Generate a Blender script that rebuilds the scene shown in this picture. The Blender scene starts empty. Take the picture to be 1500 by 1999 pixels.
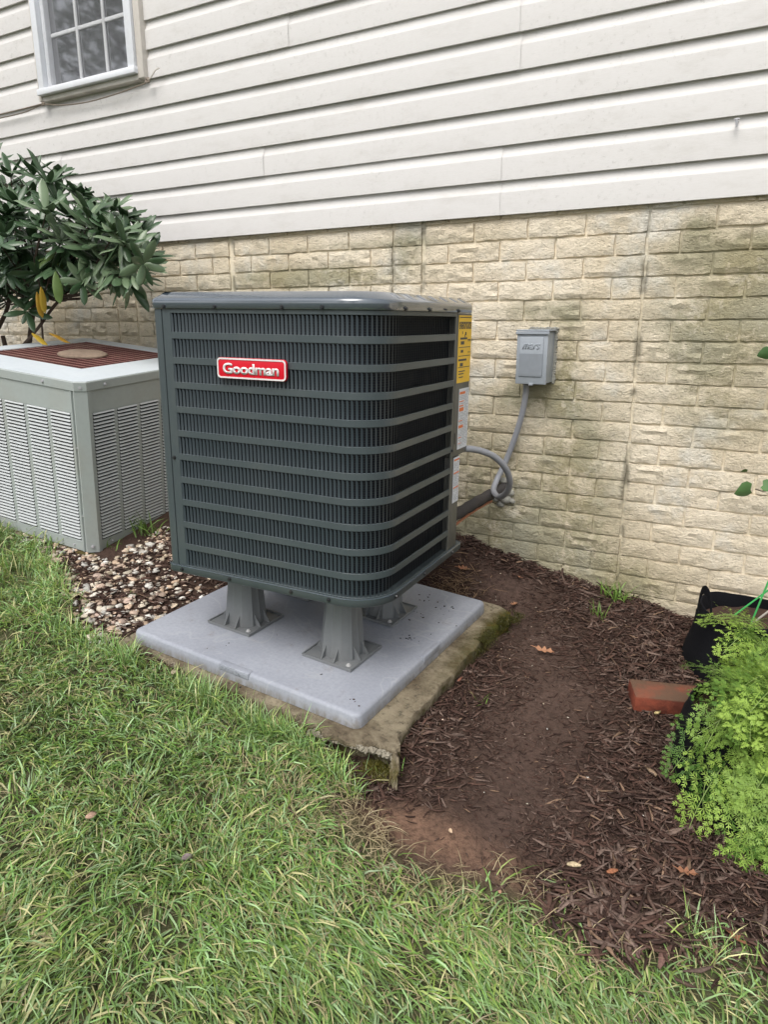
import bpy, bmesh, math, random
import numpy as np
from mathutils import Vector, Matrix, noise

random.seed(7)
rng = np.random.default_rng(7)
scene = bpy.context.scene
COL = scene.collection

# ------------------------------------------------------------------ camera
CAM = Vector((0.0, -2.60332, 1.02383))
RV = Vector((0.87103796, 0.49121433, -0.00116155))
UV = Vector((-0.12597007, 0.22565874, 0.96602778))
FV = Vector((-0.47478881, 0.84130055, -0.25843563))
FPX = 1373.225
cam_data = bpy.data.cameras.new('camera')
cam = bpy.data.objects.new('camera', cam_data)
COL.objects.link(cam)
mw = Matrix.Identity(4)
for i in range(3):
    mw[i][0] = RV[i]; mw[i][1] = UV[i]; mw[i][2] = -FV[i]; mw[i][3] = CAM[i]
cam.matrix_world = mw
cam_data.sensor_fit = 'HORIZONTAL'
cam_data.sensor_width = 36.0
cam_data.lens = 36.0 * FPX / 1500.0
cam_data.clip_start = 0.02
cam_data.clip_end = 500.0
scene.camera = cam

# ------------------------------------------------------------------ world, sun, exposure
world = bpy.data.worlds.new('World')
scene.world = world
world.use_nodes = True
wn = world.node_tree
wn.nodes.clear()
sky = wn.nodes.new('ShaderNodeTexSky')
sky.sky_type = 'NISHITA'
sky.sun_disc = False
SUN_EL, SUN_AZ = math.radians(55), math.radians(176)
sky.sun_elevation = SUN_EL
sky.sun_rotation = SUN_AZ
sky.dust_density = 4.0
hs = wn.nodes.new('ShaderNodeHueSaturation')          # an overcast sky has little blue left in it
hs.inputs['Saturation'].default_value = 0.30
bg = wn.nodes.new('ShaderNodeBackground')
bg.inputs['Strength'].default_value = 0.15
wo = wn.nodes.new('ShaderNodeOutputWorld')
wn.links.new(sky.outputs[0], hs.inputs['Color'])
wn.links.new(hs.outputs[0], bg.inputs['Color'])
wn.links.new(bg.outputs[0], wo.inputs['Surface'])
sl = bpy.data.lights.new('sun', 'SUN')
sl.energy = 0.9
sl.angle = math.radians(40)
sl.color = (1.0, 0.96, 0.90)
so = bpy.data.objects.new('sun', sl)
COL.objects.link(so)
sd = Vector((math.sin(SUN_AZ) * math.cos(SUN_EL), math.cos(SUN_AZ) * math.cos(SUN_EL), math.sin(SUN_EL)))
so.rotation_euler = sd.to_track_quat('Z', 'Y').to_euler()
so.location = (0, -4, 6)
scene.view_settings.view_transform = 'Standard'
scene.view_settings.look = 'None'
scene.view_settings.exposure = 0.66
scene.view_settings.gamma = 1.0
scene.view_settings.use_curve_mapping = False

# ------------------------------------------------------------------ helpers
def ray(px, py):
    return (FV + RV * ((px - 750) / FPX) - UV * ((py - 999.5) / FPX))

def at_y(px, py, y=0.0):
    d = ray(px, py)
    return CAM + d * ((y - CAM.y) / d.y)

def link(o, parent=None):
    COL.objects.link(o)
    if parent is not None:
        o.parent = parent
    return o

def tag(o, label=None, cat=None, group=None, kind=None):
    if label: o['label'] = label
    if cat: o['category'] = cat
    if group: o['group'] = group
    if kind: o['kind'] = kind
    return o

def empty(name, loc=(0, 0, 0), rot=None, parent=None):
    o = bpy.data.objects.new(name, None)
    o.empty_display_size = 0.05
    link(o, parent)
    if rot is None:
        o.location = loc
    else:
        m = rot.to_4x4()
        m.translation = Vector(loc)
        o.matrix_world = m
    return o

def frame(phi, tx, ty):
    return Matrix.Rotation(phi, 3, 'Z') @ Matrix.Rotation(tx, 3, 'X') @ Matrix.Rotation(ty, 3, 'Y')

class MB:
    """collects shapes; build() links them as one mesh object"""
    def __init__(s): s.bm = bmesh.new()
    def merge(s, bm, M=None):
        me = bpy.data.meshes.new('tmp'); bm.to_mesh(me); bm.free()
        if M is not None: me.transform(M)
        s.bm.from_mesh(me); bpy.data.meshes.remove(me)
    def box(s, lo, hi, bev=0.0, seg=2, rot=None, taper=None):
        bm = bmesh.new()
        bmesh.ops.create_cube(bm, size=1)
        c = [(a + b) / 2 for a, b in zip(lo, hi)]; d = [abs(b - a) for a, b in zip(lo, hi)]
        for v in bm.verts:
            v.co = Vector((v.co.x * d[0], v.co.y * d[1], v.co.z * d[2]))
            if taper and v.co.z > 0: v.co.x *= taper; v.co.y *= taper
        if bev > 0:
            bmesh.ops.bevel(bm, geom=bm.edges[:], offset=bev, segments=seg, affect='EDGES', profile=0.5)
        M = Matrix.Translation(Vector(c)) @ (rot.to_4x4() if rot is not None else Matrix.Identity(4))
        s.merge(bm, M)
    def prism(s, pts, z0, z1, bev=0.0, seg=2, M=None, top_scale=None):
        bm = bmesh.new()
        a = [bm.verts.new((x, y, z0)) for x, y in pts]
        if top_scale:
            cx = sum(p[0] for p in pts) / len(pts); cy = sum(p[1] for p in pts) / len(pts)
            b = [bm.verts.new((cx + (x - cx) * top_scale, cy + (y - cy) * top_scale, z1)) for x, y in pts]
        else:
            b = [bm.verts.new((x, y, z1)) for x, y in pts]
        n = len(pts)
        top = bm.faces.new(b); bot = bm.faces.new(a[::-1])
        for i in range(n): bm.faces.new((a[i], a[(i + 1) % n], b[(i + 1) % n], b[i]))
        bm.normal_update()
        if bev > 0:
            es = [e for e in bm.edges if e in set(top.edges) or e in set(bot.edges)]
            bmesh.ops.bevel(bm, geom=es, offset=bev, segments=seg, affect='EDGES', profile=0.5)
        s.merge(bm, M)
    def loft(s, rings, close=True, cap=False):
        bm = s.bm
        R = [[bm.verts.new(p) for p in r] for r in rings]
        n = len(R[0])
        for a, b in zip(R[:-1], R[1:]):
            for i in range(n if close else n - 1):
                bm.faces.new((a[i], a[(i + 1) % n], b[(i + 1) % n], b[i]))
        if cap:
            bm.faces.new(R[0][::-1]); bm.faces.new(R[-1])
    def tube(s, pts, r, n=8, cap=True):
        pts = [Vector(p) for p in pts]
        rs = r if isinstance(r, (list, tuple)) else [r] * len(pts)
        rings = []; up = None
        for i, p in enumerate(pts):
            t = (pts[min(i + 1, len(pts) - 1)] - pts[max(i - 1, 0)])
            if t.length < 1e-9: t = Vector((0, 0, 1))
            t.normalize()
            if up is None:
                up = t.orthogonal().normalized()
            up = (up - t * up.dot(t))
            if up.length < 1e-6: up = t.orthogonal()
            up.normalize()
            w = t.cross(up)
            rings.append([p + (up * math.cos(2 * math.pi * k / n) + w * math.sin(2 * math.pi * k / n)) * rs[i] for k in range(n)])
        s.loft(rings, True, cap)
    def quad(s, *p):
        s.bm.faces.new([s.bm.verts.new(q) for q in p])
    def build(s, name, mat, parent=None, smooth=35, shift=None):
        me = bpy.data.meshes.new(name)
        bmesh.ops.recalc_face_normals(s.bm, faces=s.bm.faces[:])
        s.bm.to_mesh(me); s.bm.free()
        if smooth:
            me.shade_smooth(); me.set_sharp_from_angle(angle=math.radians(smooth))
        me.materials.append(mat)
        return link(bpy.data.objects.new(name, me), parent)

def spline(pts, n=8):
    """Catmull-Rom through points"""
    P = [Vector(p) for p in pts]
    P = [P[0] * 2 - P[1]] + P + [P[-1] * 2 - P[-2]]
    out = []
    for i in range(1, len(P) - 2):
        for k in range(n):
            t = k / n
            a, b, c, d = P[i - 1], P[i], P[i + 1], P[i + 2]
            out.append(0.5 * ((2 * b) + (c - a) * t + (2 * a - 5 * b + 4 * c - d) * t * t + (3 * b - a - 3 * c + d) * t ** 3))
    out.append(P[-2])
    return out

def np_mesh(name, V, F, mat, col=None, parent=None, smooth=False):
    """V (n,3); F list of arrays of face index rows (tri or quad arrays); col per vertex rgb"""
    me = bpy.data.meshes.new(name)
    loops = np.concatenate([f.ravel() for f in F]).astype(np.int32)
    sizes = np.concatenate([np.full(len(f), f.shape[1], np.int32) for f in F])
    starts = np.concatenate([[0], np.cumsum(sizes)[:-1]]).astype(np.int32)
    me.vertices.add(len(V)); me.vertices.foreach_set('co', V.astype(np.float32).ravel())
    me.loops.add(len(loops)); me.loops.foreach_set('vertex_index', loops)
    me.polygons.add(len(sizes)); me.polygons.foreach_set('loop_start', starts)
    if smooth: me.polygons.foreach_set('use_smooth', np.ones(len(sizes), bool))
    me.update(calc_edges=True)
    if col is not None:
        a = me.attributes.new('tint', 'FLOAT_COLOR', 'POINT')
        c4 = np.concatenate([col, np.ones((len(col), 1))], 1).astype(np.float32)
        a.data.foreach_set('color', c4.ravel())
    me.materials.append(mat)
    return link(bpy.data.objects.new(name, me), parent)

# ------------------------------------------------------------------ materials
class Mat:
    def __init__(s, name, base=(0.5, 0.5, 0.5), rough=0.6, spec=0.5, metal=0.0):
        s.m = bpy.data.materials.new(name); s.m.use_nodes = True
        s.nt = s.m.node_tree; s.n = s.nt.nodes; s.l = s.nt.links
        s.b = s.n['Principled BSDF']
        s.b.inputs['Base Color'].default_value = (*base, 1)
        s.b.inputs['Roughness'].default_value = rough
        s.b.inputs['Specular IOR Level'].default_value = spec
        s.b.inputs['Metallic'].default_value = metal
    def new(s, t, **kw):
        n = s.n.new(t)
        for k, v in kw.items(): setattr(n, k, v)
        return n
    def coords(s, world=False, scale=(1, 1, 1)):
        if world: src = s.new('ShaderNodeNewGeometry').outputs['Position']
        else: src = s.new('ShaderNodeTexCoord').outputs['Object']
        mp = s.new('ShaderNodeMapping'); mp.inputs['Scale'].default_value = scale
        s.l.new(src, mp.inputs[0]); return mp.outputs[0]
    def noise(s, vec, scale, detail=4, rough=0.55, dist=0.0):
        t = s.new('ShaderNodeTexNoise'); t.inputs['Scale'].default_value = scale
        t.inputs['Detail'].default_value = detail; t.inputs['Roughness'].default_value = rough
        t.inputs['Distortion'].default_value = dist
        s.l.new(vec, t.inputs['Vector']); return t.outputs['Fac']
    def ramp(s, fac, a, b, ca=0.0, cb=1.0):
        t = s.new('ShaderNodeMapRange'); t.interpolation_type = 'SMOOTHSTEP'
        s.l.new(fac, t.inputs['Value'])
        for k, v in zip(('From Min', 'From Max', 'To Min', 'To Max'), (a, b, ca, cb)): t.inputs[k].default_value = v
        return t.outputs[0]
    def math(s, op, a, b=None, clamp=False):
        t = s.new('ShaderNodeMath', operation=op); t.use_clamp = clamp
        for i, x in enumerate((a, b)):
            if x is None: continue
            if isinstance(x, (int, float)): t.inputs[i].default_value = x
            else: s.l.new(x, t.inputs[i])
        return t.outputs[0]
    def mix(s, fac, a, b, mode='MIX'):
        t = s.new('ShaderNodeMix'); t.data_type = 'RGBA'; t.blend_type = mode
        for sock, x in ((t.inputs[0], fac), (t.inputs[6], a), (t.inputs[7], b)):
            if isinstance(x, (int, float)): sock.default_value = x
            elif isinstance(x, tuple): sock.default_value = (*x, 1)
            else: s.l.new(x, sock)
        return t.outputs[2]
    def attr(s, name='tint'):
        t = s.new('ShaderNodeAttribute'); t.attribute_name = name; return t.outputs['Color']
    def base(s, c): s.l.new(c, s.b.inputs['Base Color'])
    def rough(s, c): s.l.new(c, s.b.inputs['Roughness'])
    def bump(s, h, dist=0.002, strength=1.0):
        t = s.new('ShaderNodeBump'); t.inputs['Distance'].default_value = dist
        t.inputs['Strength'].default_value = strength
        s.l.new(h, t.inputs['Height']); s.l.new(t.outputs[0], s.b.inputs['Normal'])
    def xyz(s, vec):
        t = s.new('ShaderNodeSeparateXYZ'); s.l.new(vec, t.inputs[0]); return t.outputs
    def translucent(s, col, amt=0.3):
        tr = s.new('ShaderNodeBsdfTranslucent'); mx = s.new('ShaderNodeMixShader')
        if isinstance(col, tuple): tr.inputs[0].default_value = (*col, 1)
        else: s.l.new(col, tr.inputs[0])
        mx.inputs[0].default_value = amt
        s.l.new(s.b.outputs[0], mx.inputs[1]); s.l.new(tr.outputs[0], mx.inputs[2])
        s.l.new(mx.outputs[0], s.n['Material Output'].inputs['Surface'])

def painted(name, base, rough=0.4, dirt=(0.10, 0.09, 0.07), amt=0.25, bump=0.0003, world=True, spec=0.5, grain=0.08):
    m = Mat(name, base, rough, spec)
    v = m.coords(world)
    n1 = m.noise(v, 5, 5, 0.6); n2 = m.noise(v, 60, 3)
    f = m.math('MULTIPLY', m.ramp(n1, 0.45, 0.75), amt)
    c = m.mix(f, base, dirt)
    dk = tuple(x * (1 - grain) for x in base)
    c = m.mix(m.ramp(n2, 0.35, 0.65, 0, 0.5), c, m.mix(f, dk, dirt))
    m.base(c); m.rough(m.ramp(n1, 0.3, 0.7, rough - 0.07, rough + 0.1))
    m.bump(m.noise(v, 220, 2), bump)
    return m.m

M = {}
# vinyl siding: off-white with embossed wood grain and grey smudges
m = Mat('vinyl_siding', (0.74, 0.72, 0.695), 0.55, 0.35)
v = m.coords(True); vs = m.coords(True, (9, 9, 110)); vg = m.coords(True, (3, 3, 9))
sm = m.math('MULTIPLY', m.ramp(m.noise(vg, 1.3, 7, 0.75), 0.47, 0.75), 0.28)
fine = m.math('MULTIPLY', m.ramp(m.noise(vs, 6, 4, 0.7), 0.42, 0.7), 0.16)
c = m.mix(sm, (0.615, 0.600, 0.585), (0.36, 0.335, 0.290))
c = m.mix(fine, c, (0.42, 0.40, 0.36))
gs = m.math('MULTIPLY', m.ramp(m.noise(v, 55, 4, 0.75), 0.55, 0.72), m.ramp(m.noise(v, 1.1, 3), 0.40, 0.60, 0, 0.45))
c = m.mix(gs, c, (0.36, 0.35, 0.32))
m.base(c); m.bump(m.noise(m.coords(True, (14, 14, 260)), 4, 5, 0.7, 0.6), 0.0006, 0.8)
M['siding'] = m.m

# split face brick pattern wall: cream paint, rough, with algae, soot and white bloom
def brick_mat(name, mortar=False):
    m = Mat(name, (0.5, 0.44, 0.31), 0.9, 0.2)
    v = m.coords(True); x, y, z = m.xyz(v)[:]
    cream = m.mix(m.ramp(m.noise(v, 2.2, 4), 0.35, 0.65), (0.76, 0.655, 0.49), (0.88, 0.785, 0.63))
    if mortar: cream = m.mix(0.5, cream, (0.84, 0.76, 0.61))
    # soft greyish bloom
    bl = m.math('MULTIPLY', m.ramp(m.noise(v, 3.1, 5, 0.65), 0.50, 0.66), 0.6)
    c = m.mix(bl, cream, (0.74, 0.74, 0.70))
    def gauss(cx, cz, sx, sz):
        a = m.math('DIVIDE', m.math('SUBTRACT', x, cx), sx); b = m.math('DIVIDE', m.math('SUBTRACT', z, cz), sz)
        r = m.math('ADD', m.math('MULTIPLY', a, a), m.math('MULTIPLY', b, b))
        return m.math('POWER', 2.718, m.math('MULTIPLY', r, -1.0))
    # algae, worst under the wet places
    al = None
    for g, k in (((-1.80, 1.215, 0.36, 0.045), 1.5), ((-0.04, 1.235, 0.32, 0.06), 1.7), ((-0.08, 1.05, 0.32, 0.16), 1.05), ((-0.62, .62, .12, .14), .5), ((-1.45, 1.33, .5, .02), .5), ((-.15, .72, .18, .10), .5),
                 ((-0.25, 0.90, 0.16, 0.16), 0.6), ((-0.80, 0.77, 0.16, 0.06), 1.2), ((-0.70, 0.90, 0.05, 0.16), 0.8), ((-0.80, 1.06, 0.16, 0.05), 0.8),
                 ((-1.0, 0.40, 0.35, 0.35), 0.75), ((-0.62, 0.36, 0.18, 0.28), 0.6), ((-0.9, 0.12, 0.5, 0.14), 1.0), ((-0.55, 0.05, 0.3, 0.10), 0.9),
                 ((-1.36, 1.30, 0.07, 0.10), 0.8), ((-2.6, 1.05, 0.6, 0.3), 0.45), ((-0.30, 1.315, 0.05, 0.04), 1.3), ((-1.25, 0.2, 0.2, 0.12), 0.9)):
        t = m.math('MULTIPLY', gauss(*g), k)
        al = t if al is None else m.math('ADD', al, t)
    nz = m.noise(v, 7, 6, 0.7); nf = m.noise(v, 40, 5, 0.75)
    al = m.math('MULTIPLY', al, m.ramp(m.math('ADD', m.math('MULTIPLY', nz, 0.6), m.math('MULTIPLY', nf, 0.4)), 0.34, 0.58, 0.25, 1.25), True)
    gcol = m.mix(m.ramp(m.noise(v, 3.5, 3), 0.4, 0.6), (0.25, 0.225, 0.105), (0.28, 0.27, 0.17))
    c = m.mix(m.math('MULTIPLY', al, 0.76, True), c, gcol)
    # dark soot specks and grey grime patches everywhere, lightly
    sp = m.math('MULTIPLY', m.ramp(nf, 0.56, 0.70), m.ramp(nz, 0.40, 0.62, 0.05, 0.38))
    c = m.mix(sp, c, (0.24, 0.21, 0.15))
    gy = m.math('MULTIPLY', m.ramp(m.noise(v, 4.6, 5, 0.7), 0.56, 0.72), 0.26)
    c = m.mix(gy, c, (0.30, 0.305, 0.28))
    # wet streaks running down the joints
    for jx in (-0.462, -1.427, -1.289, -2.25):
        d = m.math('ABSOLUTE', m.math('ADD', m.math('SUBTRACT', x, jx), m.math('MULTIPLY', m.math('SUBTRACT', nz, 0.5), 0.03)))
        st = m.math('MULTIPLY', m.ramp(d, 0.004, 0.02, 1, 0), m.ramp(m.noise(v, 9, 3), 0.45, 0.6, 0, 0.7))
        c = m.mix(st, c, (0.13, 0.12, 0.085))
    if mortar: c = m.mix(m.ramp(nf, 0.50, 0.75, 0, 0.25), c, (0.36, 0.32, 0.24))
    m.base(c)
    vv = m.coords(True, (.75, 1, 1.2))
    rough_ = m.noise(vv, 105, 9, 0.74); crag = m.noise(vv, 34, 6, 0.7, 0.3)
    pit = m.ramp(m.noise(vv, 75, 4, 0.6), 0.30, 0.46)
    h = m.math('ADD', m.math('MULTIPLY', rough_, 0.62), m.math('ADD', m.math('MULTIPLY', crag, 0.75), m.math('MULTIPLY', pit, 0.16)))
    m.bump(h, 0.0130 if not mortar else 0.004, 1.0)
    if not mortar:
        fp = m.noise(vv, 190, 4, 0.7); c = m.mix(m.math('MULTIPLY', m.ramp(fp, 0.42, 0.34), m.ramp(crag, 0.58, 0.42, 0.15, 0.6)), c, (0.17, 0.14, 0.09))
        c = m.mix(m.ramp(rough_, 0.48, 0.36, 0, 0.28), c, (0.24, 0.20, 0.13)); c = m.mix(m.ramp(crag, 0.46, 0.34, 0, 0.12), c, (0.26, 0.23, 0.16)); m.base(c)
    return m.m
M['brick'] = brick_mat('cream_split_face')
M['mortar'] = brick_mat('cream_mortar', True)
M['white_vinyl'] = painted('white_window_vinyl', (0.74, 0.76, 0.80), 0.35, (0.55, 0.53, 0.50), 0.25)
M['tan_channel'] = painted('aged_channel', (0.62, 0.58, 0.53), 0.5, (0.3, 0.27, 0.22), 0.4)
m = Mat('window_glass', (0.035, 0.037, 0.042), 0.04, 0.5); m.b.inputs['IOR'].default_value = 3.6; m.b.inputs['Coat Weight'].default_value = 1.0; m.b.inputs['Coat Roughness'].default_value = 0.03; M['glass'] = m.m
m = Mat('insect_screen', (0.30, 0.30, 0.32), 0.8)
v = m.coords(True, (1, 1, 1)); w1 = m.xyz(v)
gx = m.math('FRACT', m.math('MULTIPLY', w1[0], 420)); gz_ = m.math('FRACT', m.math('MULTIPLY', w1[2], 420))
g = m.math('MAXIMUM', m.ramp(gx, 0.88, 0.90), m.ramp(gz_, 0.88, 0.90))
tr = m.new('ShaderNodeBsdfTransparent'); mx = m.new('ShaderNodeMixShader')
m.l.new(g, mx.inputs[0]); m.l.new(tr.outputs[0], mx.inputs[1]); m.l.new(m.b.outputs[0], mx.inputs[2]); m.l.new(mx.outputs[0], m.n['Material Output'].inputs['Surface'])
M['screen'] = m.m
M['muntin'] = painted('grille_bar', (0.72, 0.73, 0.74), 0.5)

M['unit'] = painted('slate_green_enamel', (0.058, 0.074, 0.080), 0.36, (0.09, 0.095, 0.085), 0.25, 0.0002)
M['unit_cap'] = painted('slate_blue_enamel', (0.062, 0.080, 0.100), 0.14, (0.10, 0.10, 0.10), 0.10, 0.0)
M['unit_cap'].node_tree.nodes['Principled BSDF'].inputs['Coat Weight'].default_value = 1.0
M['unit_cap'].node_tree.nodes['Principled BSDF'].inputs['Coat Roughness'].default_value = 0.08
M['unit_cap'].node_tree.nodes['Principled BSDF'].inputs['IOR'].default_value = 1.9
M['unit_panel'] = painted('slate_taupe_enamel', (0.095, 0.096, 0.088), 0.35, (0.09, 0.09, 0.08), 0.2, 0.0002)
M['fin'] = painted('shaded_louvre_enamel', (0.029, 0.042, 0.051), 0.40, (0.05, 0.05, 0.05), 0.1, 0.0)  # cabinet enamel in a darker tone, painting in the shade on inward-turned fins
m = Mat('coil_fins', (0.012, 0.016, 0.026), 0.5, 0.4)
v = m.coords(False); w1 = m.xyz(v)
fz = m.math('FRACT', m.math('MULTIPLY', w1[2], 155)); 
c = m.mix(m.ramp(fz, 0.60, 0.80), (0.004, 0.006, 0.013), (0.024, 0.029, 0.029)); m.base(c); M['coil'] = m.m
M['black'] = painted('black_part', (0.012, 0.012, 0.013), 0.5)
M['screw'] = painted('dark_screw', (0.02, 0.022, 0.025), 0.3)
M['red'] = painted('badge_red', (0.62, 0.006, 0.022), 0.3, (0.4, 0.01, 0.02), 0.1)
M['white'] = painted('badge_silver_white', (0.72, 0.70, 0.70), 0.3, (0.5, 0.5, 0.5), 0.2)
M['yellow'] = painted('energy_label_yellow', (0.80, 0.50, 0.035), 0.5, (0.6, 0.4, 0.05), 0.1)
M['paper'] = painted('label_paper', (0.62, 0.65, 0.70), 0.5, (0.45, 0.45, 0.45), 0.1)
M['ink'] = painted('label_ink', (0.06, 0.06, 0.06), 0.6)
M['greyink'] = painted('label_grey_ink', (0.28, 0.30, 0.33), 0.6)
M['orange'] = painted('warning_orange', (0.72, 0.18, 0.05), 0.5)
# equipment pad
m = Mat('pad_plastic', (0.30, 0.32, 0.375), 0.55, 0.4)
v = m.coords(False)
n1 = m.noise(v, 3, 5, 0.6); n2 = m.noise(v, 90, 3, 0.7); n3 = m.noise(v, 11, 6, 0.75)
c = m.mix(m.ramp(n1, 0.35, 0.65), (0.275, 0.292, 0.335), (0.33, 0.348, 0.392))
c = m.mix(m.ramp(n2, 0.35, 0.7, 0, 0.34), c, (0.21, 0.22, 0.25))
c = m.mix(m.ramp(n3, 0.57, 0.72, 0, 0.6), c, (0.20, 0.175, 0.15))
px_ = m.xyz(m.coords(False))
edge_ = m.math('MULTIPLY', m.ramp(px_[2], -0.012, -0.036), m.ramp(m.noise(m.coords(False, (9, 9, 2)), 4, 4, 0.7), 0.35, 0.6, 0.15, 0.7))
c = m.mix(edge_, c, (0.17, 0.15, 0.12))
wt = m.noise(v, 1.6, 3, 0.6, 1.5)
c = m.mix(m.ramp(m.math('ABSOLUTE', m.math('SUBTRACT', wt, 0.5)), 0.012, 0.0, 0, 0.25), c, (0.42, 0.43, 0.45))
m.base(c); m.rough(m.ramp(n1, 0.3, 0.7, 0.42, 0.62)); m.bump(m.noise(v, 320, 3), 0.0005); M['pad'] = m.m
M['riser'] = painted('riser_plastic', (0.17, 0.18, 0.187), 0.42, (0.2, 0.19, 0.17), 0.2, 0.0003, False)
M['bolt'] = painted('zinc', (0.55, 0.55, 0.55), 0.3)
# concrete slab with moss
m = Mat('old_concrete', (0.3, 0.26, 0.19), 0.95, 0.15)
v = m.coords(False); x, y, z = m.xyz(v)[:]
nz = m.noise(v, 6, 6, 0.7); nf = m.noise(v, 45, 6, 0.75)
c = m.mix(m.ramp(nz, 0.35, 0.65), (0.31, 0.265, 0.185), (0.12, 0.093, 0.062))
c = m.mix(m.ramp(nf, 0.50, 0.68, 0, 0.8), c, (0.055, 0.045, 0.032))
c = m.mix(m.ramp(m.noise(v, 14, 6, 0.8), 0.60, 0.72, 0, 0.6), c, (0.50, 0.46, 0.36))
mo = m.math('MULTIPLY', m.ramp(m.math('ADD', y, m.math('MULTIPLY', nz, 0.5)), 0.45, 1.05), m.ramp(m.math('ADD', x, m.math('MULTIPLY', nz, 0.12)), 0.07, 0.14))
mo2 = m.math('MULTIPLY', m.ramp(z, -0.050, -0.062), m.ramp(nz, 0.42, 0.56, 0, 0.75))
mo = m.math('MAXIMUM', mo, mo2)
c = m.mix(mo, c, m.mix(m.ramp(nf, 0.4, 0.6), (0.055, 0.060, 0.012), (0.10, 0.075, 0.018)))
m.base(c); m.bump(m.noise(v, 60, 8, 0.75), 0.010, 1.0); M['concrete'] = m.m
M['broken'] = painted('broken_concrete_edge', (0.30, 0.27, 0.21), 0.95, (0.08, 0.065, 0.04), 1.0, 0.004)
# old unit
M['old'] = painted('faded_sage_enamel', (0.335, 0.37, 0.36), 0.5, (0.30, 0.29, 0.25), 0.4)
M['old_top'] = painted('chalky_top_enamel', (0.54, 0.59, 0.62), 0.5, (0.55, 0.58, 0.58), 0.3)
M['old_louvre'] = painted('chalky_louvre', (0.45, 0.475, 0.48), 0.5, (0.35, 0.35, 0.33), 0.3)
M['rust'] = painted('rusty_guard', (0.115, 0.030, 0.026), 0.8, (0.26, 0.14, 0.10), 0.7, 0.001, grain=0.4)
M['rust_pale'] = painted('worn_rusty_wire', (0.26, 0.13, 0.11), 0.8, (0.45, 0.30, 0.24), 0.8, 0.001)
M['rust_deep'] = painted('rusty_fan_cavity', (0.06, 0.02, 0.018), 0.9, (0.12, 0.05, 0.04), 0.6)
M['hub'] = painted('weathered_fan_motor_cover', (0.30, 0.225, 0.165), 0.85, (0.10, 0.06, 0.045), 0.8, 0.003, grain=0.35)
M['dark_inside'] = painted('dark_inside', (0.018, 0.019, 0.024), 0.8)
M['box_grey'] = painted('disconnect_grey', (0.30, 0.33, 0.365), 0.42, (0.34, 0.37, 0.38), 0.3)
M['box_label'] = painted('disconnect_plate', (0.24, 0.265, 0.295), 0.35)
M['conduit'] = painted('conduit_grey', (0.27, 0.28, 0.31), 0.38, (0.25, 0.24, 0.22), 0.4)
M['foam'] = painted('black_foam', (0.040, 0.036, 0.035), 0.85, (0.09, 0.075, 0.06), 0.5, 0.0015)
M['copper'] = painted('tarnished_copper', (0.42, 0.17, 0.09), 0.55, (0.20, 0.10, 0.06), 0.6)
M['putty'] = painted('duct_seal_putty', (0.30, 0.295, 0.26), 0.9, (0.10, 0.10, 0.09), 0.8, 0.003)
M['cable'] = painted('old_cable', (0.20, 0.165, 0.13), 0.7)
M['metal'] = painted('galvanised_screw', (0.42, 0.42, 0.44), 0.3)
M['fabric'] = painted('black_felt', (0.0075, 0.0078, 0.010), 0.95, (0.02, 0.02, 0.022), 0.3, 0.001, spec=0.15)
M['soil'] = painted('potting_soil', (0.045, 0.022, 0.014), 0.95, (0.10, 0.05, 0.03), 0.7, 0.004)
m = Mat('red_clay_brick', (0.3, 0.08, 0.04), 0.9, 0.2)
v = m.coords(False); nz = m.noise(v, 12, 6, 0.7)
c = m.mix(m.ramp(nz, 0.38, 0.62), (0.27, 0.072, 0.042), (0.14, 0.042, 0.028))
zt = m.xyz(v)[2]
c = m.mix(m.math('MULTIPLY', m.ramp(zt, 0.019, 0.026), m.ramp(m.noise(v, 9, 4), 0.30, 0.50, 0.3, 0.92)), c, (0.115, 0.075, 0.050))
m.base(c); m.bump(m.noise(v, 70, 7, 0.7), 0.004); M['red_brick'] = m.m
M['stake'] = painted('green_stake', (0.05, 0.40, 0.10), 0.4)
M['pale_stick'] = painted('pale_stick', (0.42, 0.38, 0.34), 0.7)

def tinted(name, rough=0.7, trans=0.0, spec=0.3, bump=0.0, var=0.25, bscale=150):
    m = Mat(name, (0.5, 0.5, 0.5), rough, spec)
    a = m.attr(); v = m.coords(True)
    c = m.mix(m.ramp(m.noise(v, bscale, 3), 0.35, 0.65, 0, var), a, (0.0, 0.0, 0.0)) if var else a
    m.base(c)
    if bump: m.bump(m.noise(v, bscale, 5, 0.7), bump)
    if trans: m.translucent(c, trans)
    return m.m
M['grass'] = tinted('grass_blades', 0.42, 0.25, 0.5, 0, 0)
M['mulch'] = tinted('shredded_mulch', 0.9, 0, 0.15, 0.0012, 0.3, 200)
M['stone'] = tinted('river_stone', 0.7, 0, 0.3, 0.0015, 0.25, 120)
M['litter'] = tinted('dry_litter', 0.8, 0.1, 0.2, 0.0005, 0.25, 150)
def leafmat(name, c1, c2, rough=0.4, trans=0.15, spec=0.5, scale=12):
    m = Mat(name, c1, rough, spec)
    v = m.coords(True)
    oi = m.new('ShaderNodeObjectInfo').outputs['Random']
    f = m.math('ADD', m.math('MULTIPLY', m.noise(v, scale, 3), 0.5), m.math('MULTIPLY', oi, 0.5))
    c = m.mix(m.ramp(f, 0.25, 0.75), c1, c2); m.base(c)
    if trans: m.translucent(c, trans)
    return m.m
M['rhodo'] = leafmat('rhododendron_leaf', (0.045, 0.090, 0.040), (0.170, 0.235, 0.135), 0.32, 0.06, 0.5)
M['rhodo_under'] = leafmat('pale_green_leaf', (0.075, 0.13, 0.035), (0.12, 0.19, 0.05), 0.5, 0.2)
M['yellow_leaf'] = leafmat('yellowing_leaf', (0.30, 0.17, 0.015), (0.42, 0.30, 0.03), 0.5, 0.2)
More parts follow.
